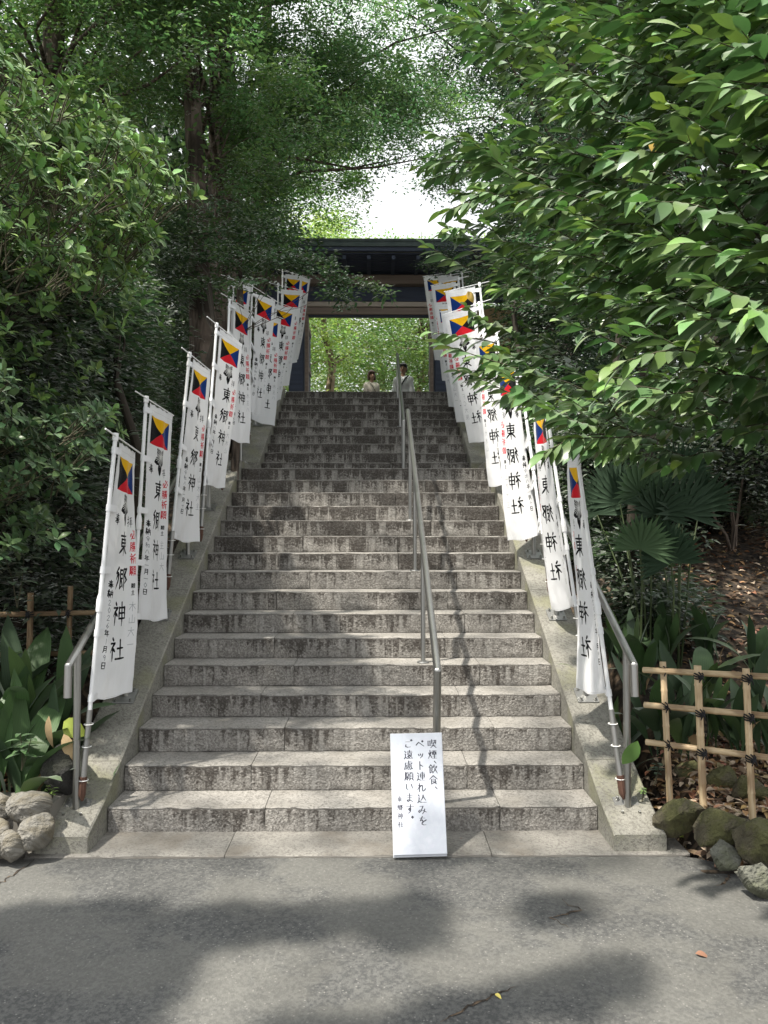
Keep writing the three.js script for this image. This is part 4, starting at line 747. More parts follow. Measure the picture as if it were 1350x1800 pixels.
{ // masses of wood that close the view at the far sides
  for (const [s, words, a] of [[-1, 'dark woodland mass far beyond the tall trunks', [-420, 380]], [1, 'dark woodland mass far behind the glossy tree', [900, 1800]]]) {
    const r = rng(300 + s), list = []; for (let i = 0; i < 5200; i++) { const p = at(lerp(a[0], a[1], r()), lerp(-250, 900, Math.pow(r(), 0.8)), lerp(14, 24, r())); if (p.y > 13 || p.y < 2 || !clearOfStairs(p)) continue; list.push({ m: place(new THREE.Matrix4().makeRotationFromEuler(new THREE.Euler(r() * 2, r() * 6, r() * 2)), p, 1.2 + r()), c: green(r, [0.05, 0.1, 0.036], 0.4) }); }
    const im = instanced('woodland', sprigFar, M.leaf, list, scene, V(0, 0, 0)); im.name = numbered('woodland'); tag(im, words, null, null, 'stuff');
  }
}
// a tree of leaves big enough to pick apart: the nearest blades are parts, the others one mass
function bladeTree(name, words, cat, origin, o, leaves, twigs, trunkGeo) {
  const t = thing(name, words, cat, origin.toArray());
  mesh('trunk', local(trunkGeo, t), o.bark ?? M.bark, t);
  mesh('twig', local(mergeGeometries(twigs), t), o.twig ?? M.twig, t);
  for (const l of leaves) { const p = project(V(0, 0, 0).setFromMatrixPosition(l.m)); l.big = p.x > -10 && p.x < 1360 && p.y > -10 && p.y < 1810 ? l.front / p.z : 0; }
  leaves.sort((a, b) => b.big - a.big);
  const pool = {};
  leaves.slice(0, 300).forEach((l) => {
    const k = [l.g, ...l.c.toArray().map((x) => Math.round(Math.log2(x) * 2))].join(); const mat = pool[k] ??= phys({ ...o.look, color: l.c.clone() });
    const b = new THREE.Mesh(o.geos[l.g], mat); b.name = 'leaf'; b.castShadow = b.receiveShadow = true; l.m.decompose(b.position, b.quaternion, b.scale); b.position.sub(t.position); t.add(b);
  });
  o.geos.forEach((g, k) => { const rest = leaves.slice(300).filter((l) => l.g === k); if (rest.length) instanced('foliage', g, o.mat, rest, t, t.position); });
  return t;
}
{ // broad glossy tree over the bamboo fence
  const r = rng(77), leaves = [], twigs = [], limbs = [], base = V(3.4, 0, -6.1), trunk = []; base.y = soilAt(3.4, 6.1) - 0.1;
  const trunkTop = [V(3.35, 1.8, -6), V(3.1, 2.9, -5.8), V(2.45, 3.6, -5.3), V(2.5, 4.8, -5.1), V(2.4, 6.2, -5)];
  trunk.push(base, ...trunkTop);
  const edge = (y) => y < 100 ? lerp(800, 785, y / 100) : y < 420 ? 800 + 25 * Math.sin(y / 55) : y < 600 ? lerp(815, 880, (y - 420) / 180) : lerp(880, 1010, (y - 600) / 190);
  const lower = (x) => x < 860 ? 600 : x < 1000 ? lerp(640, 790, (x - 860) / 140) : x < 1200 ? lerp(790, 735, (x - 1000) / 200) : lerp(735, 800, (x - 1200) / 150);
  const surf = (x, y) => 2.35 + Math.max(0, 1360 - x) / 560 * 2.5 - (x > 1360 ? (x - 1360) / 900 : 0) + (y < 200 ? (200 - y) / 900 : 0);
  const spray = (p, dir, len, shade, e) => {
    const droop = V(0, -1, 0), pts = [p.clone()], n = 6; const d = dir.clone();
    for (let i = 1; i <= n; i++) { d.addScaledVector(droop, 0.03).addScaledVector(rnd3(r), 0.1).normalize(); pts.push(pts[i - 1].clone().addScaledVector(d, len / n)); }
    twigs.push(tube(pts, pts.map((_, i) => 0.0042 - 0.0005 * i), 4, false));
    const N = 10 + Math.floor(r() * 4), side0 = d.clone().cross(UP).normalize();
    for (let i = 0; i < N; i++) {
      const t = 0.12 + 0.88 * i / (N - 1), k = Math.min(n - 1, Math.floor(t * n)), q = pts[k].clone().lerp(pts[k + 1], t * n - k), td = pts[k + 1].clone().sub(pts[k]).normalize();
      const side = side0.clone().multiplyScalar(i % 2 ? 1 : -1), young = i > N - 4;
      const z = td.multiplyScalar(0.8 + 0.5 * t).addScaledVector(side, 0.75 * (1.1 - 0.7 * t)).addScaledVector(droop, young ? 0.05 : 0.3 + 0.45 * r()).addScaledVector(rnd3(r), 0.22);
      const s = (young ? 0.72 : 1) * (0.75 + 0.45 * r());
      leaves.push({ m: place(basis(z, UP.clone().addScaledVector(side, 0.3).addScaledVector(rnd3(r), 0.3), (r() - 0.5) * 0.7), q, s), c: young && r() < 0.7 ? green(r, [0.16, 0.29, 0.05], 0.3, 0.15) : green(r, [0.085, 0.17, 0.042], 0.35, 0.12), g: Math.floor(r() * 3), front: s * shade });
    }
  };
  const pads = [];
  for (let i = 0; i < 330; i++) {
    const x = lerp(770, 1950, r()), y = lerp(-500, 800, r()); if (x < edge(Math.max(0, y)) + 96 || y > lower(x) - (x > 1040 ? 62 : 30)) continue;
    const layer = r(), d = surf(x, y) + (layer < 0.62 ? Math.abs(gauss(r)) * 0.3 : 0.7 + r() * 1.6);
    pads.push({ x, y, p: at(x, y, d), f: layer < 0.62 ? 1 : 0.5, d });
  }
  for (const [x, y, d] of [[832, 75, 4.9], [820, 300, 4.9], [815, 330, 4.8], [850, 595, 4.7], [862, 640, 4.6], [835, 500, 4.8], [880, 690, 4.4], [960, 760, 3.7], [1010, 768, 3.4], [825, 430, 4.9], [930, 720, 4.0], [1290, 650, 2.4], [1150, 700, 2.9], [850, 360, 4.7]]) pads.push({ x, y, p: at(x + 330 / d, y - 10, d), f: 1.1, d });
  for (const e of pads) {
    const dir = V(-0.75 + 0.3 * (r() - 0.5), 0.22 + 0.3 * (r() - 0.5), 0.35 + 0.5 * (r() - 0.5)).normalize(), n = 6 + Math.floor(r() * 4), nearK = Math.max(0.6, Math.min(1, e.d / 4));
    for (let i = 0; i < n; i++) { const along = (i / n - 0.45) * 0.95 * nearK, p = e.p.clone().addScaledVector(dir, along - 0.15).add(V(0, gauss(r) * 0.035 - 0.1 * along * along, (r() - 0.5) * 0.42 * nearK)); spray(p, dir.clone().addScaledVector(rnd3(r), 0.3).normalize(), 0.26 + 0.16 * r(), e.f, e); }
    if (r() < 0.5) limbs.push(e.p.clone().addScaledVector(dir, -0.25));
  }
  const geos = [blade(0.14, 0.052, 0.45, 0.18, 6, 0.3, 0.55), blade(0.125, 0.05, 0.75, 0.14, 6, 0.3), blade(0.145, 0.048, 0.3, 0.24, 6, 0.3, 0.55)];
  bladeTree('glossy_tree', 'large glossy-leaved evergreen tree leaning over the white banners and bamboo fence', 'tree', base, { geos, mat: M.shinyLeaf, bark: M.darkTwig, look: SHINY }, leaves, twigs, mergeGeometries([frame(trunk, [0.075, 0.07, 0.06, 0.05, 0.04, 0.02], [], 0.012, 78), frame(trunk.slice(2), [0.04, 0.038, 0.035, 0.02], limbs.filter((q) => q.y > 2.9), 0.011, 79)]));
  // two yellowed leaves that still hang on it
  const yl = leafMat(0.5, 0.33, 0.06); for (const [x, y, d] of [[1143, 246, 3.1], [822, 512, 4.75]]) { const m = mesh('yellow_leaf', blade(0.085, 0.042, 0.4, 0.2, 5), yl, scene.children.find((c) => c.name === 'glossy_tree')); m.position.copy(at(x, y, d)).sub(base); m.rotation.set(1.3, 0.4, 0.3); }
}
function whorlShrub(words, seed, regions, origin, colTop, colLow, trunk, geos) {
  const r = rng(seed), leaves = [], twigs = [], limbs = [];
  for (const [n, box4, Ds, acc, f] of regions) {
    let k = 0, guard = 0; while (k < n && guard++ < n * 20) {
      const x = lerp(box4[0], box4[2], r()), y = lerp(box4[1], box4[3], r()); if (!acc(x, y)) continue; k++;
      const c = at(x, y, lerp(Ds[0], Ds[1], r())), out = V(0.35 + 0.3 * r(), 0.25 + 0.25 * r(), 0.35 * (r() - 0.3)).normalize(); limbs.push(c.clone().addScaledVector(out, -0.3));
      const ends = 4 + Math.floor(r() * 4);
      for (let i = 0; i < ends; i++) {
        const d = out.clone().addScaledVector(rnd3(r), 0.6).add(V(0, 0.35, 0)).normalize(), L = 0.12 + 0.16 * r(), p0 = c.clone().addScaledVector(out, -0.12).addScaledVector(rnd3(r), 0.04), p1 = p0.clone().addScaledVector(d, L);
        if (f > 0.15) twigs.push(tube([p0, p0.clone().lerp(p1, 0.5).addScaledVector(rnd3(r), 0.012), p1], [0.0045, 0.0035, 0.0022], 4, false));
        const N = 6 + Math.floor(r() * 4), u = d.clone().cross(V(0.3, 0.2, 1)).normalize(), w = d.clone().cross(u), a0 = r() * 6;
        for (let q = 0; q < N; q++) {
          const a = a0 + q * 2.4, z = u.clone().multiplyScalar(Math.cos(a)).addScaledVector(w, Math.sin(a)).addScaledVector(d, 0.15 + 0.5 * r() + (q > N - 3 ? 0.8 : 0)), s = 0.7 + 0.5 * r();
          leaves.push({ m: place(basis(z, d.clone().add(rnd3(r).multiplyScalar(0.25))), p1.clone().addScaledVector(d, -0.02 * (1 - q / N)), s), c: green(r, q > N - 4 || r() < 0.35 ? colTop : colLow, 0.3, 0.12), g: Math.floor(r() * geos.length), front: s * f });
        }
      }
    }
  }
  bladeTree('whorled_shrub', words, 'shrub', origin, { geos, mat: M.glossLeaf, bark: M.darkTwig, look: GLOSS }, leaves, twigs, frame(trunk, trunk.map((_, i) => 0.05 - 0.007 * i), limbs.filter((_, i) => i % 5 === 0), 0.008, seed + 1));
}
{
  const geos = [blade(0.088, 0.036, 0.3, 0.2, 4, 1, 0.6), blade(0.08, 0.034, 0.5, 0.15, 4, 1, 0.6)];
  const right = (y) => y < 240 ? lerp(80, 240, clamp((y - 150) / 90)) : y < 330 ? 305 : y < 440 ? lerp(300, 328, (y - 330) / 110) : y < 520 ? lerp(328, 240, (y - 440) / 80) : lerp(285, 215, clamp((y - 520) / 200));
  const b = V(-2.75, soilAt(-2.75, 5.4) - 0.1, -5.4), tr = [b, b.clone().add(V(0.05, 0.9, 0)), b.clone().add(V(0.2, 1.8, 0.1)), b.clone().add(V(0.25, 2.6, 0.2)), b.clone().add(V(0.2, 3.4, 0.3))];
  whorlShrub('tall shrub with bright whorled leaves reaching towards the tall trunks', 401, [
    [150, [-320, 120, 330, 500], [4.3, 5.2], (x, y) => x < right(y) - 12 && y > 150 + Math.max(0, x) * 0.3, 0.9],
    [90, [-320, 150, 300, 520], [5.0, 5.8], (x, y) => x < right(y) - 30 && y > 190 + Math.max(0, x) * 0.3, 0.25],
    [60, [-320, 480, 290, 760], [4.8, 5.6], (x, y) => x < right(y), 0.06],
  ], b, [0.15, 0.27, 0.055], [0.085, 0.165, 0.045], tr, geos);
  const b2 = V(-2.5, soilAt(-2.5, 4.95) - 0.1, -4.95);
  whorlShrub('dark glossy whorled shrub beside the top of the front 2026 banner', 402, [
    [48, [-320, 690, 205, 860], [4.3, 4.9], (x, y) => y > 690 + Math.max(0, x - 70) * 0.5 && x < 158, 0.25], [60, [-320, 760, 150, 1010], [4.5, 5.2], (x, y) => x < 165 - (y - 800) * 0.15, 0.05],
  ], b2, [0.075, 0.15, 0.045], [0.05, 0.1, 0.034], [b2, b2.clone().add(V(0.05, 0.5, 0)), b2.clone().add(V(0.1, 1.1, 0.05)), b2.clone().add(V(0.15, 1.8, 0.1))], geos);  // leaf colours darker than the upper shrub, to paint in its shade
}
// strap-leaved plants
const strap = [0, 1, 2, 3].map((k) => { // long blade on a stalk, arching
  const n = 9, pos = [], uv = [], idx = [], L = 0.5 + 0.05 * k, W = 0.085 + 0.012 * (k % 3), bend = [0.25, 0.5, 0.8, 0.12][k];
  for (let i = 0; i <= n; i++) {
    const t = i / n, w = t < 0.22 ? 0.006 : W / 2 * Math.pow(Math.sin(Math.PI * clamp((t - 0.2) / 0.8)), 0.7) + 0.002, y = L * t * (1 - 0.35 * bend * t * t), z = bend * L * t * t * 0.75;
    for (const s of [-1, 0, 1]) { pos.push(s * w + 0.012 * Math.sin(t * 5 + k), y, z - (s ? 0.22 * w : 0) + (s ? 0.05 * w * Math.sin(t * 22 + s) : 0)); uv.push(0.5 + s / 2, t); }
  }
  for (let i = 0; i < n; i++) for (let q = 0; q < 2; q++) { const a = i * 3 + q, b = a + 3; idx.push(a, a + 1, b, a + 1, b + 1, b); }
  const g = new THREE.BufferGeometry(); g.setAttribute('position', new THREE.Float32BufferAttribute(pos, 3)); g.setAttribute('uv', new THREE.Float32BufferAttribute(uv, 2)); g.setIndex(idx); g.computeVertexNormals(); return g;
});
const ribs = texture(64, 256, (u, v) => mixc([0.7, 0.7, 0.7], [1, 1, 1], 0.5 + 0.5 * Math.sin(u * 70)).map((x) => x * (0.85 + 0.3 * fbm(u, v, 3, 8, 3, 4))));
const strapMat = [[0.036, 0.088, 0.022], [0.05, 0.115, 0.026], [0.028, 0.068, 0.02], [0.075, 0.14, 0.03]].map((c) => phys({ map: ribs, color: lin(...c), ...GLOSS, clearcoatRoughness: 0.42 }));
const dryMat = std({ map: ribs, color: lin(0.42, 0.3, 0.16), roughness: 0.8, side: THREE.DoubleSide });
function strapPlant(words, px, py, D, seed, size, n, dry = 0, group) {
  const p = at(px, py, D); p.y = soilAt(p.x, D) - 0.02; const o = thing('strap_leaved_plant', words, 'plant', p.toArray(), group), r = rng(seed);
  for (let i = 0; i < n + dry; i++) {
    const d = i >= n, m = mesh('leaf', strap[Math.floor(r() * 4)], d ? dryMat : strapMat[Math.floor(r() * 4)], o, V((r() - 0.5) * 0.12, 0, (r() - 0.5) * 0.12));
    m.rotation.set((r() - 0.35) * 0.5 * (d ? 1.8 : 1), (i / n) * 6.283 + r(), (r() - 0.5) * 0.5, 'YXZ'); const s = size * (0.7 + 0.5 * r()) * (d ? 0.6 : 1); m.scale.set(s * 1.05, s, s); if (d) m.userData.label = 'dry brown leaf';
  }
}
[['beside the bent handrail end', 128, 1300, 4.75, 1.0, 9, 2], ['next to the pale boulder pile at the picture edge', 18, 1340, 4.55, 1.25, 10, 0], ['between the handrail and the picture edge', 72, 1330, 4.75, 1.2, 11, 1], ['below the weathered bamboo fence', 105, 1280, 5.0, 1.15, 9, 0], ['behind the others under the fence at the picture edge', 10, 1280, 5.0, 1.3, 9, 0], ['half outside the picture beside the boulders', -45, 1320, 4.7, 1.2, 9, 0], ['with the tallest leaves, rising over the weathered fence rail', 30, 1250, 4.95, 1.55, 12, 0], ['hiding the lower rail of the weathered fence', 95, 1230, 5.15, 1.35, 11, 0]]
  .forEach(([w, x, y, D, s, n, dry], i) => strapPlant('dark green strap-leaved plant ' + w, x, y, D, 700 + i, s, n, dry));
[['behind the front edge-on banner', 1085, 1200, 5.3, 0.95, 9, 0], ['close to the handrail foot on the bamboo fence side', 1110, 1320, 4.85, 0.7, 7, 0], ['with a pale withered leaf above the bamboo fence', 1120, 1130, 5.7, 0.9, 9, 2], ['behind the first bamboo fence post', 1160, 1280, 5.1, 0.95, 10, 0], ['between the first two bamboo fence posts', 1200, 1250, 5.0, 1.0, 10, 1], ['behind the second bamboo fence post', 1240, 1250, 5.1, 1.0, 10, 0], ['with a tall broad leaf over the middle fence rail', 1210, 1200, 5.4, 1.1, 10, 0], ['behind the third bamboo fence post', 1300, 1240, 5.0, 1.0, 10, 1], ['at the picture edge behind the bamboo fence', 1360, 1240, 4.9, 1.0, 10, 0], ['in the back row below the fan palms', 1165, 1120, 6.0, 0.95, 9, 0], ['in the back row towards the bank of dry leaves', 1250, 1120, 6.0, 0.95, 9, 1], ['in the back row at the picture edge', 1330, 1130, 5.8, 0.95, 9, 0], ['beside the handrail above the front banner foot', 1075, 1090, 6.1, 0.9, 8, 0]]
  .forEach(([w, x, y, D, s, n, dry], i) => strapPlant('dark green strap-leaved plant ' + w, x, y, D, 800 + i, s, n, dry));
// fan palms
function fanPalm(words, px, py, D, fans, seed) {
  const p = at(px, py, D); p.y = soilAt(p.x, D) - 0.03; const o = thing('fan_palm', words, 'palm', p.toArray()), r = rng(seed);
  for (const [fx, fy, fd, rad, pale] of fans) {
    const c = at(fx, fy, fd).sub(p), stalk = mesh('stalk', tube([V((r() - 0.5) * 0.1, 0, (r() - 0.5) * 0.1), c.clone().multiplyScalar(0.55).add(V(0, 0.1, 0)), c], [0.009, 0.007, 0.005], 6), palmMat[2], o), gs = [];
    const N = 26, tilt = new THREE.Matrix4().makeRotationFromEuler(new THREE.Euler(-0.3 + r() * 0.5, (r() - 0.5) * 0.9, (r() - 0.5) * 0.6));
    for (let i = 0; i < N; i++) {
      const a = lerp(-1.75, 1.75, i / (N - 1)), L = rad * (0.85 + 0.15 * Math.cos(a)) * (0.9 + r() * 0.2), d = V(Math.sin(a), Math.cos(a), 0.12 + 0.06 * (i % 2)), s = V(Math.cos(a), -Math.sin(a), 0), w = 0.016 + 0.012 * rad, q = (t, k, z) => d.clone().multiplyScalar(t * L).addScaledVector(s, k * w).add(V(0, t > 0.9 ? -0.06 * rad : 0, z));
      const P = [q(0, 0, 0), q(0.55, -1, 0.006), q(0.55, 0, -0.006), q(0.55, 1, 0.006), q(1, 0, 0.05 * rad * (r() * 3))], g = new THREE.BufferGeometry();
      g.setAttribute('position', new THREE.Float32BufferAttribute(P.flatMap((v) => v.toArray()), 3)); g.setIndex([0, 2, 1, 0, 3, 2, 1, 2, 4, 2, 3, 4]); g.setAttribute('uv', new THREE.Float32BufferAttribute(new Array(10).fill(0.3), 2)); gs.push(g);
    }
    const g = mergeGeometries(gs).applyMatrix4(tilt); g.computeVertexNormals(); const f = mesh('fan', g, palmMat[pale ? 1 : 0], o, c); if (pale) f.userData.label = 'fan leaf coloured pale as if lit';
  }
}
const palmMat = [phys({ color: lin(0.02, 0.052, 0.022), roughness: 0.9, transmission: 0.2, thickness: 0, side: THREE.DoubleSide }), phys({ color: lin(0.085, 0.16, 0.07), roughness: 0.9, transmission: 0.3, thickness: 0, side: THREE.DoubleSide }), std({ color: lin(0.05, 0.075, 0.025), roughness: 0.7 })];  // fan colours: a darker copy for shade, a paler copy as if lit
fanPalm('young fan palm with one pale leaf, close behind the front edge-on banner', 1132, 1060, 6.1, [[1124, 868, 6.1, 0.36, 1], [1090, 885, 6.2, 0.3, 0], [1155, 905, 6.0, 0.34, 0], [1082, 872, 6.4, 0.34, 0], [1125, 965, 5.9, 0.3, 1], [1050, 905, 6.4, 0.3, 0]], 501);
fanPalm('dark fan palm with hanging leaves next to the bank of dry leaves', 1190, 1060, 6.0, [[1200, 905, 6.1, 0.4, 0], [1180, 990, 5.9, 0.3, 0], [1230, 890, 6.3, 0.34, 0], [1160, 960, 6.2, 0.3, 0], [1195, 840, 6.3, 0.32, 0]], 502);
// bare forked shrub stems on the leafy bank
{
  const P = (x, y, d = 7.6) => at(x, y, d), b = P(1285, 965), o = thing('bare_shrub', 'small shrub with bare forked pale stems on the bank of dry leaves', 'shrub', b.toArray());
  for (const [pts, w] of [[[[1284, 968], [1276, 940], [1258, 915], [1250, 890]], 0.02], [[[1286, 966], [1290, 930], [1286, 895], [1278, 862], [1270, 830]], 0.026], [[[1292, 960], [1294, 920], [1300, 880], [1306, 840]], 0.02]]) mesh('stem', local(tube(pts.map((p) => P(...p)), pts.map((_, i) => w * (1 - 0.16 * i)), 8), o), M.bark, o);
}
{ // small bright plants: by the boulders, at the foot of the parapets
  const little = (words, px, py, D, n, len, col, seed) => { const p = at(px, py, D), o = thing('small_plant', words, 'plant', p.toArray()), r = rng(seed), mat = leafMat(...col), st = []; const g = blade(len, len * 0.42, 0.4, 0.2, 4);
    for (let k = 0; k < Math.ceil(n / 6); k++) { const top = V((r() - 0.5) * len * 1.4, len * (1.4 + r()), (r() - 0.3) * len); st.push(tube([V(0, -0.03, 0), top.clone().multiplyScalar(0.5).add(V(0.01, 0, 0)), top], [0.003, 0.0025, 0.0018], 5)); for (let i = 0; i < 6; i++) { const a = i * 2.4 + k, m = mesh('leaf', g, mat, o, top.clone().multiplyScalar(0.45 + 0.1 * i)); m.setRotationFromMatrix(basis(V(Math.cos(a), 0.1, Math.sin(a) + 0.2), UP)); m.scale.setScalar(0.7 + 0.5 * r()); } }
    mesh('stem', mergeGeometries(st), M.twig, o); };
  little('small bright green plant between the strap leaves and the pale boulders', 38, 1345, 4.5, 18, 0.085, [0.06, 0.15, 0.03], 1);
  little('tiny yellow-green plant between the lava rock and the oval boulder', 88, 1405, 4.4, 18, 0.035, [0.16, 0.26, 0.03], 2);
  little('tiny green plant at the outer edge of the mossy parapet', 1128, 1400, 4.55, 12, 0.03, [0.12, 0.22, 0.04], 3);
  little('small dark plant beside the first bamboo fence post', 1150, 1372, 4.75, 18, 0.05, [0.03, 0.07, 0.025], 4);
  little('broad-leaved seedling under the weathered bamboo fence', 30, 1060, 4.95, 12, 0.13, [0.05, 0.12, 0.03], 5);
  const big = (words, x, y, D, len, w, mat, rot) => { const m = mesh('leaf', blade(len, w, 0.5, 0.18, 7), mat, null, at(x, y, D)); m.name = numbered('hanging_leaf'); m.rotation.set(...rot); tag(m, words, 'leaf'); };
  big('single lit green leaf in front of the handrail foot by the mossy parapet', 1121, 1302, 4.4, 0.2, 0.085, leafMat(0.1, 0.21, 0.04), [1.9, -0.35, 0.2]);
  big('yellowing broad leaf behind the handrail foot by the lava rock', 112, 1268, 4.62, 0.17, 0.11, leafMat(0.33, 0.4, 0.06), [0.9, 1.0, 0.5]);
  big('curled brown dry leaf standing against the parapet by the lava rock', 112, 1290, 4.56, 0.2, 0.075, dryMat, [1.25, 0.5, 0.2]);
  big('dry pale leaf hanging among the strap leaves by the boulders', 86, 1258, 4.58, 0.21, 0.045, dryMat, [1.6, 0, 0.2]);
  big('green leaf tip lying across the mossy parapet under the edge-on banner', 978, 1168, 5.02, 0.13, 0.03, leafMat(0.2, 0.3, 0.05), [-0.1, 1.5, 0]);
}
// dry leaves on the soil banks, and single ones on the asphalt
{
  const litter = (words, n, f, seed) => { const r = rng(seed), list = [], g = blade(0.075, 0.034, 0.35, 0.35, 3); for (let i = 0; i < n; i++) { const [x, D] = f(r), p = V(x, soilAt(x, D) + 0.008 + r() * 0.018, -D), q = r(); list.push({ m: place(basis(V(r() - 0.5, (r() - 0.5) * 0.3, r() - 0.5), UP.clone().addScaledVector(rnd3(r), 0.45)), p, 0.6 + r() * 0.7), c: q < 0.55 ? lin(0.24 + r() * 0.12, 0.14 + r() * 0.07, 0.07 + r() * 0.04) : q < 0.85 ? lin(0.42, 0.33, 0.24) : lin(0.1, 0.06, 0.035) }); }
    const im = instanced('fallen_leaves', g, M.litter, list, scene, V(0, 0, 0)); im.name = numbered('fallen_leaves'); tag(im, words, null, null, 'stuff'); };
  M.litter = std({ color: lin(1, 1, 1), roughness: 0.75, side: THREE.DoubleSide });
  litter('brown fallen leaves round the bamboo fence', 2600, (r) => { const D = 4.42 + r() * 0.75; return [1.62 + r() * 1.6, D]; }, 1);
  litter('sunlit fallen leaves on the bank below the pale wall', 5200, (r) => [2.2 + r() * 4.5, 5.6 + r() * 4.2], 2);
  litter('few fallen leaves and crumbs along the edging stones', 130, (r) => { const t = r(); return [1.72 + t * 0.95, 4.2 - t * 0.55 + (r() - 0.3) * 0.16]; }, 4);
  litter('brown fallen leaves beside the pale boulders', 1500, (r) => [-1.95 - r() * 1.3, 4.45 + r() * 0.8], 3);
  const one = (words, x, y, col, len, rot) => { const p = onGround(x, y, 0.012), m = mesh('leaf', blade(len, len * 0.5, 0.6, 0.4, 5), std({ color: lin(...col), roughness: 0.7, side: THREE.DoubleSide }), null, p); m.name = numbered('fallen_leaf'); m.rotation.set(0.1, rot, 0.15); tag(m, words, 'leaf'); };
  one('curled brown leaf lying alone on the asphalt', 1222, 1676, [0.2, 0.1, 0.06], 0.06, 1.3); one('small yellow leaf on the asphalt', 870, 1747, [0.6, 0.5, 0.12], 0.032, 0.8); one('reddish leaf on the stone strip beside the notice board', 806, 1476, [0.2, 0.08, 0.05], 0.045, 1.5);
  one('green and yellow leaf at the foot of the mossy parapet', 1186, 1470, [0.35, 0.42, 0.08], 0.09, 1.5); one('brown leaf near the flat edging stone', 1320, 1520, [0.32, 0.16, 0.07], 0.06, 0.3); one('pale dry leaf below the mossy parapet foot', 1208, 1482, [0.5, 0.42, 0.33], 0.04, 1.1); one('small dry leaf in the corner of the lowest step', 192, 1474, [0.26, 0.15, 0.09], 0.04, 0.9);
}
{ // cracks in the asphalt
  const crack = (words, pts, w, seed) => { const q = rng(seed), P = []; for (let i = 0; i < pts.length - 1; i++) for (let k = 0; k < 6; k++) { const t = k / 6; P.push(onGround(lerp(pts[i][0], pts[i + 1][0], t) + (q() - 0.5) * 9, lerp(pts[i][1], pts[i + 1][1], t) + (q() - 0.5) * 5, 0.0075)); }
    const pos = [], idx = []; P.forEach((p, i) => { const d = P[Math.min(P.length - 1, i + 1)].clone().sub(P[Math.max(0, i - 1)]).normalize(), n = V(-d.z, 0, d.x), ww = w * (0.4 + q()) * Math.sin(Math.PI * (i + 0.6) / (P.length + 0.2)); for (const s of [-1, 1]) pos.push(p.x + n.x * s * ww, p.y, p.z + n.z * s * ww); if (i) idx.push(i * 2 - 2, i * 2 - 1, i * 2, i * 2 - 1, i * 2 + 1, i * 2); });
    const g = new THREE.BufferGeometry(); g.setAttribute('position', new THREE.Float32BufferAttribute(pos, 3)); g.setAttribute('uv', new THREE.Float32BufferAttribute(pos.filter((_, i) => i % 3 !== 1), 2)); g.setIndex(idx); g.computeVertexNormals(); struct('road_crack', g, M.soil, words); };
  crack('crack in the asphalt by the pale boulders', [[62, 1506], [40, 1528], [8, 1548], [-30, 1570]], 0.006, 1);
  crack('short crack in the asphalt by the flat edging stones', [[1284, 1536], [1272, 1552], [1258, 1560]], 0.008, 2);
  crack('crack in the asphalt near the small yellow leaf', [[905, 1736], [860, 1752], [815, 1772], [770, 1802]], 0.006, 3);
  crack('fine crack in the asphalt in front of the mossy parapet', [[985, 1580], [1020, 1598], [968, 1612], [1004, 1636]], 0.005, 4);
}
// the tree behind the camera whose crown throws the soft shade on the asphalt and, by added pads, the stairs
{
  const shadeSprig = sprig(7, 14, 0.09, 0.075, 0.04), blobs = [[120, 1690, 190, 110], [300, 1605, 110, 46], [430, 1650, 150, 60], [650, 1600, 150, 44], [820, 1590, 110, 40], [960, 1590, 90, 26], [780, 1650, 110, 42], [720, 1760, 120, 34], [880, 1745, 160, 34], [1010, 1740, 90, 34], [1090, 1700, 50, 40], [1200, 1785, 80, 26], [420, 1785, 40, 20], [300, 1740, 90, 50], [60, 1790, 150, 40], [850, 1514, 110, 14], [500, 1640, 100, 40], [40, 1660, 90, 60], [220, 1660, 110, 60], [930, 1640, 60, 26], [690, 1640, 60, 26], [200, 1780, 200, 60], [560, 1800, 160, 26], [760, 1800, 120, 30]];
  const lit = [[565, 1722, 290, 96, 1], [850, 1624, 110, 62, 1], [1270, 1650, 210, 190, 1], [440, 1545, 430, 62, 1], [1010, 1540, 260, 46, 1], [820, 1695, 120, 66, 1], [950, 1690, 130, 60, 1], [360, 1790, 130, 56, 1], [1010, 1800, 160, 48, 1]];
  const r = rng(909), pads = [], trunk = [V(-5.5, -0.1, 2.5), V(-5.45, 2, 2.45), V(-5.3, 4, 2.3), V(-5, 5.6, 1.9), V(-4.4, 6.8, 1.4)];
  for (const [x, y, rx, ry] of blobs) { const n = Math.ceil(rx * ry / 120); for (let i = 0; i < n; i++) { const a = r() * 6.283, q = Math.sqrt(r()) * 0.9, gx = x + Math.cos(a) * q * rx, gy = y + Math.sin(a) * q * ry; if (inBlob(gx, gy, lit) + 1.1 * (fbm(gx / 1350 + 1, gy / 700 + 1, 40, 40, 3, 17) - 0.5) > 0.34) continue; const g = onGround(gx, gy), h = 4.9 + r() * 0.9; pads.push({ p: g.addScaledVector(SUN, h / SUN.y), rx: 0.05, ry: 0.08, rz: 0.05, n: 3 }); } }
  for (let i = 0; i < 170; i++) { const x = lerp(-1.9, 1.8, r()), D = lerp(4.2, 9.5, r()), h = 8 + r() * 2; pads.push({ p: V(x, nose(D), -D).addScaledVector(SUN, h / SUN.y), rx: 0.15, ry: 0.1, rz: 0.15, n: 3 }); }  // unseen leaf pads added high up to dim the sun on the stairs
  smallLeafTree('shade_tree', 'leafy tree standing behind the viewer and shading the asphalt', 'tree', trunk, [0.2, 0.17, 0.15, 0.12, 0.08], pads, { seed: 910, geo: shadeSprig, color: [0.05, 0.1, 0.03], limbs: 60, thick: 0.008 });
}
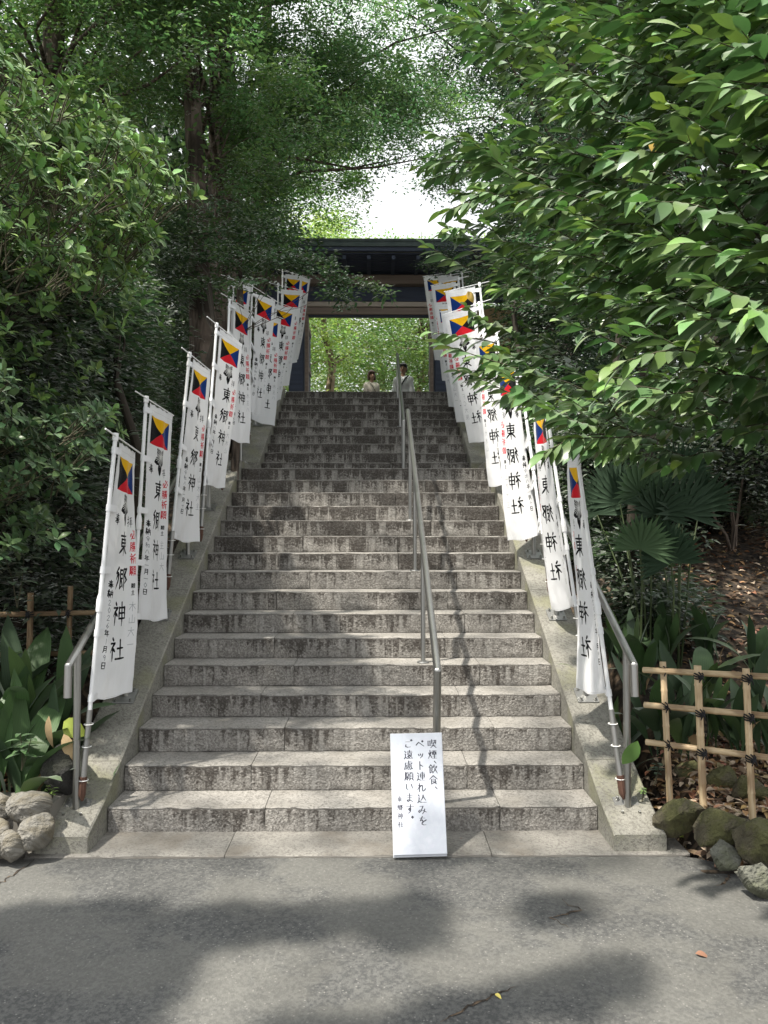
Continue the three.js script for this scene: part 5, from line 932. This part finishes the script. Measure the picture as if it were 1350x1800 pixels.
// ---------- people ----------
function field(bones, lo, hi, cell, k = 0.03) { // smooth union of tapered capsules
  const size = V().subVectors(hi, lo), n = Math.ceil(Math.max(size.x, size.y, size.z) / cell), S = n * cell;
  const mc = new MarchingCubes(n, M.tab, false, false, 400000); mc.isolation = 0; const a = V(), ba = V();
  const step = S / n;
  for (let z = 0; z < n; z++) for (let y = 0; y < n; y++) for (let x = 0; x < n; x++) {
    const p = V(lo.x + x * step, lo.y + y * step, lo.z + z * step); let d = 9;
    if (p.x > hi.x + 0.02 || p.y > hi.y + 0.02 || p.z > hi.z + 0.02) { mc.field[x + y * n + z * n * n] = -0.2; continue; }
    for (const b of bones) { a.subVectors(p, b[0]); ba.subVectors(b[1], b[0]); const t = clamp(a.dot(ba) / (ba.lengthSq() || 1)); a.addScaledVector(ba, -t); if (b[4]) { a.x /= b[4][0]; a.y /= b[4][1]; a.z /= b[4][2]; } const e = a.length() - lerp(b[2], b[3], t), h = clamp(0.5 + 0.5 * (d - e) / k); d = lerp(d, e, h) - k * h * (1 - h); }
    mc.field[x + y * n + z * n * n] = -d;
  }
  mc.update(); const c = mc.count, g = new THREE.BufferGeometry(), P = mc.positionArray.slice(0, c * 3), N = mc.normalArray.slice(0, c * 3);
  for (let i = 0; i < c; i++) { for (let q = 0; q < 3; q++) P[i * 3 + q] = (P[i * 3 + q] + 1) / 2 * S + [lo.x, lo.y, lo.z][q]; }
  g.setAttribute('position', new THREE.BufferAttribute(P, 3)); const w = mergeVertices(g, 1e-4); w.computeVertexNormals(); return w;
}
function person(words, px, D, h, o) {
  const p = at(px, 690, D); p.y = TOP - 0.006; const t = thing('person', words, 'person', p.toArray()); t.rotation.y = o.turn || 0; const s = h / 1.72, v = (x, y, z) => V(x * s, y * s, z * s);
  const hw = o.hip, sw = o.shoulder, body = [], limb = (l, r0, r1, a, b) => l.push([a, b, r0 * s, r1 * s]);
  const J = { neck: v(0, 1.43, 0), chest: v(0, 1.24, 0.01), waist: v(0, 1.06, 0), hip: v(0, 0.92, 0) };
  limb(body, 0.105, 0.1, v(-0.06, 1.3, 0), v(0.06, 1.3, 0)); limb(body, 0.12, 0.1, J.chest, J.waist); limb(body, 0.115, 0.12, J.waist, J.hip); limb(body, 0.06, 0.048, J.neck, v(0, 1.53, 0.015));
  const arms = [], legs = [];
  for (const q of [-1, 1]) {
    const sh = v(q * sw, 1.36, 0), el = v(q * (sw + 0.045), 1.1, q > 0 ? 0 : o.bent ? 0.02 : 0), wr = o.bent && q < 0 ? v(q * (sw - 0.02), 0.98, 0.2) : v(q * (sw + 0.05), 0.86, 0.05);
    limb(body, 0.045, 0.056, v(q * 0.04, 1.41, 0), sh); limb(arms, 0.056, 0.043, sh, el); limb(arms, 0.042, 0.028, el, wr);
    const hd = wr.clone().sub(el).normalize(), pc = wr.clone().addScaledVector(hd, 0.055 * s); limb(arms, 0.026, 0.03, wr, pc);
    for (let f = 0; f < 4; f++) { const b = pc.clone().add(v((f - 1.5) * 0.004, 0, (f - 1.5) * 0.019)).addScaledVector(hd, 0.025 * s), m = b.clone().addScaledVector(hd, 0.035 * s * [0.9, 1.05, 1, 0.8][f]).add(v(-q * 0.006, 0, 0)); limb(arms, 0.0095, 0.0085, b, m); limb(arms, 0.0085, 0.007, m, m.clone().addScaledVector(hd, 0.03 * s).add(v(-q * 0.016, 0, 0))); }
    limb(arms, 0.012, 0.009, wr.clone().add(v(0, -0.02, 0.02)), wr.clone().addScaledVector(hd, 0.055 * s).add(v(-q * 0.008, 0, 0.045)));
    const hp = v(q * hw, 0.9, 0), kn = v(q * hw * 0.95, 0.49, 0.02), an = v(q * hw * 0.9, 0.08, -0.01); limb(legs, 0.09, 0.06, hp, kn); limb(legs, 0.056, 0.04, kn, an); limb(legs, 0.042, 0.035, an, v(q * hw, 0.035, 0.14));
  }
  const headC = v(0, 1.615, 0.02), head = [[v(0, 1.64, 0.005), v(0, 1.6, 0.02), 0.088 * s, 0.076 * s, [0.9, 1.12, 1]], [v(0, 1.565, 0.045), v(0, 1.545, 0.055), 0.05 * s, 0.036 * s], [v(0, 1.625, 0.098), v(0, 1.59, 0.114), 0.009 * s, 0.013 * s], ...[-1, 1].map((q) => [v(q * 0.081, 1.625, 0.01), v(q * 0.083, 1.585, 0.01), 0.014 * s, 0.01 * s])];
  const L = v(-0.5, -0.02, -0.3), U = v(0.5, 1.5, 0.4);
  const bodyG = field([...body, ...arms, ...legs], L, v(0.5, 1.56, 0.4), 0.02 * s, 0.025), headG = field([...head, [J.neck, v(0, 1.55, 0.015), 0.052 * s, 0.046 * s]], v(-0.16, 1.4, -0.16), v(0.16, 1.8, 0.2), 0.008, 0.018);
  const skin = std({ color: lin(...o.skin), roughness: 0.6 }); const bd = mesh('body', mergeGeometries([bodyG, headG]), skin, t);
  const cloth = (n, col, bones, grow, lo, hi) => mesh(n, field(bones.map((b) => [b[0], b[1], b[2] + grow * s, b[3] + grow * s]), lo, hi, 0.018 * s, 0.04), std({ color: lin(...col), roughness: 0.9 }), t);
  const armTop = arms.filter((b) => b[2] > 0.035 * s), sleeve = armTop.map((b) => b[3] < 0.035 * s ? [b[0], b[0].clone().lerp(b[1], o.sleeve), b[2], lerp(b[2], b[3], o.sleeve)] : b);
  cloth('shirt', o.shirt, [...body.filter((b) => b[3] > 0.05 * s), [J.hip, v(0, 0.84, 0), 0.125 * s, 0.128 * s], ...sleeve], 0.014, v(-0.5, 0.7, -0.3), v(0.5, 1.5, 0.4));
  cloth('trousers', o.trousers, [...legs.slice(0, 2), ...legs.slice(3, 5), [J.waist, J.hip, 0.1 * s, 0.118 * s]], 0.012, v(-0.4, -0.02, -0.3), v(0.4, 1.1, 0.3));
  for (const i of [2, 5]) mesh('shoe', field([[legs[i][0].clone().add(v(0, -0.03, -0.02)), legs[i][1], 0.042 * s, 0.04 * s]], legs[i][0].clone().add(v(-0.1, -0.13, -0.12)), legs[i][0].clone().add(v(0.1, 0.1, 0.26)), 0.012, 0.02), std({ color: lin(0.05, 0.05, 0.05), roughness: 0.6 }), t);
  mesh('hair', field(o.hair.map((b) => [v(...b[0]), v(...b[1]), b[2] * s, b[3] * s, b[4]]), v(-0.2, 1.4, -0.2), v(0.2, 1.82, 0.2), 0.008, 0.012), std({ color: lin(...o.hairCol), roughness: 0.5 }), t);
  for (const q of [-1, 1]) { mesh('eye', new THREE.SphereGeometry(0.011 * s, 10, 8), std({ color: lin(0.02, 0.015, 0.012), roughness: 0.3 }), bd, v(q * 0.031, 1.625, 0.092)); mesh('eyebrow', rod(v(q * 0.018, 1.648, 0.094), v(q * 0.046, 1.65, 0.085), 0.0045 * s, 6), std({ color: lin(...o.hairCol), roughness: 0.7 }), bd); }
  mesh('mouth', rod(v(-0.02, 1.558, 0.092), v(0.02, 1.558, 0.092), 0.0055 * s, 8), std({ color: lin(0.3, 0.1, 0.08), roughness: 0.5 }), bd);
  mesh('bag_strap', tube(o.strap.map((q) => v(...q)), o.strapW * s, 6), std({ color: lin(...o.strapCol), roughness: 0.7 }), t);
  return t;
}
person('person with chin-length brown hair in a cream top with a thin bag strap', 653, 19.1, 1.6, { turn: 0.35, hip: 0.085, shoulder: 0.135, bent: true, skin: [0.42, 0.25, 0.17], shirt: [0.72, 0.66, 0.58], trousers: [0.3, 0.28, 0.26], sleeve: 0.7, hairCol: [0.06, 0.028, 0.016],
  hair: [[[0, 1.665, -0.01], [0, 1.62, -0.03], 0.102, 0.098, [0.95, 1.05, 1]], [[-0.083, 1.63, 0.0], [-0.078, 1.52, 0.025], 0.034, 0.03], [[0.083, 1.63, 0.0], [0.078, 1.52, 0.025], 0.034, 0.03], [[-0.04, 1.58, -0.075], [0.04, 1.53, -0.065], 0.05, 0.045], [[-0.05, 1.7, 0.062], [0.05, 1.7, 0.062], 0.03, 0.03]],
  strap: [[-0.09, 1.44, 0.04], [-0.03, 1.34, 0.135], [0.06, 1.18, 0.15], [0.14, 1.0, 0.12]], strapW: 0.006, strapCol: [0.12, 0.08, 0.05] });
person('person with short black hair in a white shirt with a dark cross-body strap', 709, 18.9, 1.73, { turn: -0.25, hip: 0.09, shoulder: 0.165, skin: [0.34, 0.2, 0.13], shirt: [0.78, 0.78, 0.8], trousers: [0.04, 0.04, 0.05], sleeve: 0.9, hairCol: [0.012, 0.01, 0.01],
  hair: [[[0, 1.675, -0.012], [0, 1.65, -0.02], 0.1, 0.095, [0.95, 1, 1]], [[-0.05, 1.705, 0.06], [0.055, 1.71, 0.055], 0.032, 0.03], [[-0.04, 1.6, -0.07], [0.04, 1.6, -0.07], 0.045, 0.045]],
  strap: [[0.12, 1.44, 0.02], [0.08, 1.38, 0.12], [-0.02, 1.2, 0.15], [-0.14, 1.0, 0.12]], strapW: 0.017, strapCol: [0.02, 0.02, 0.025] });

renderer.render(scene, camera);
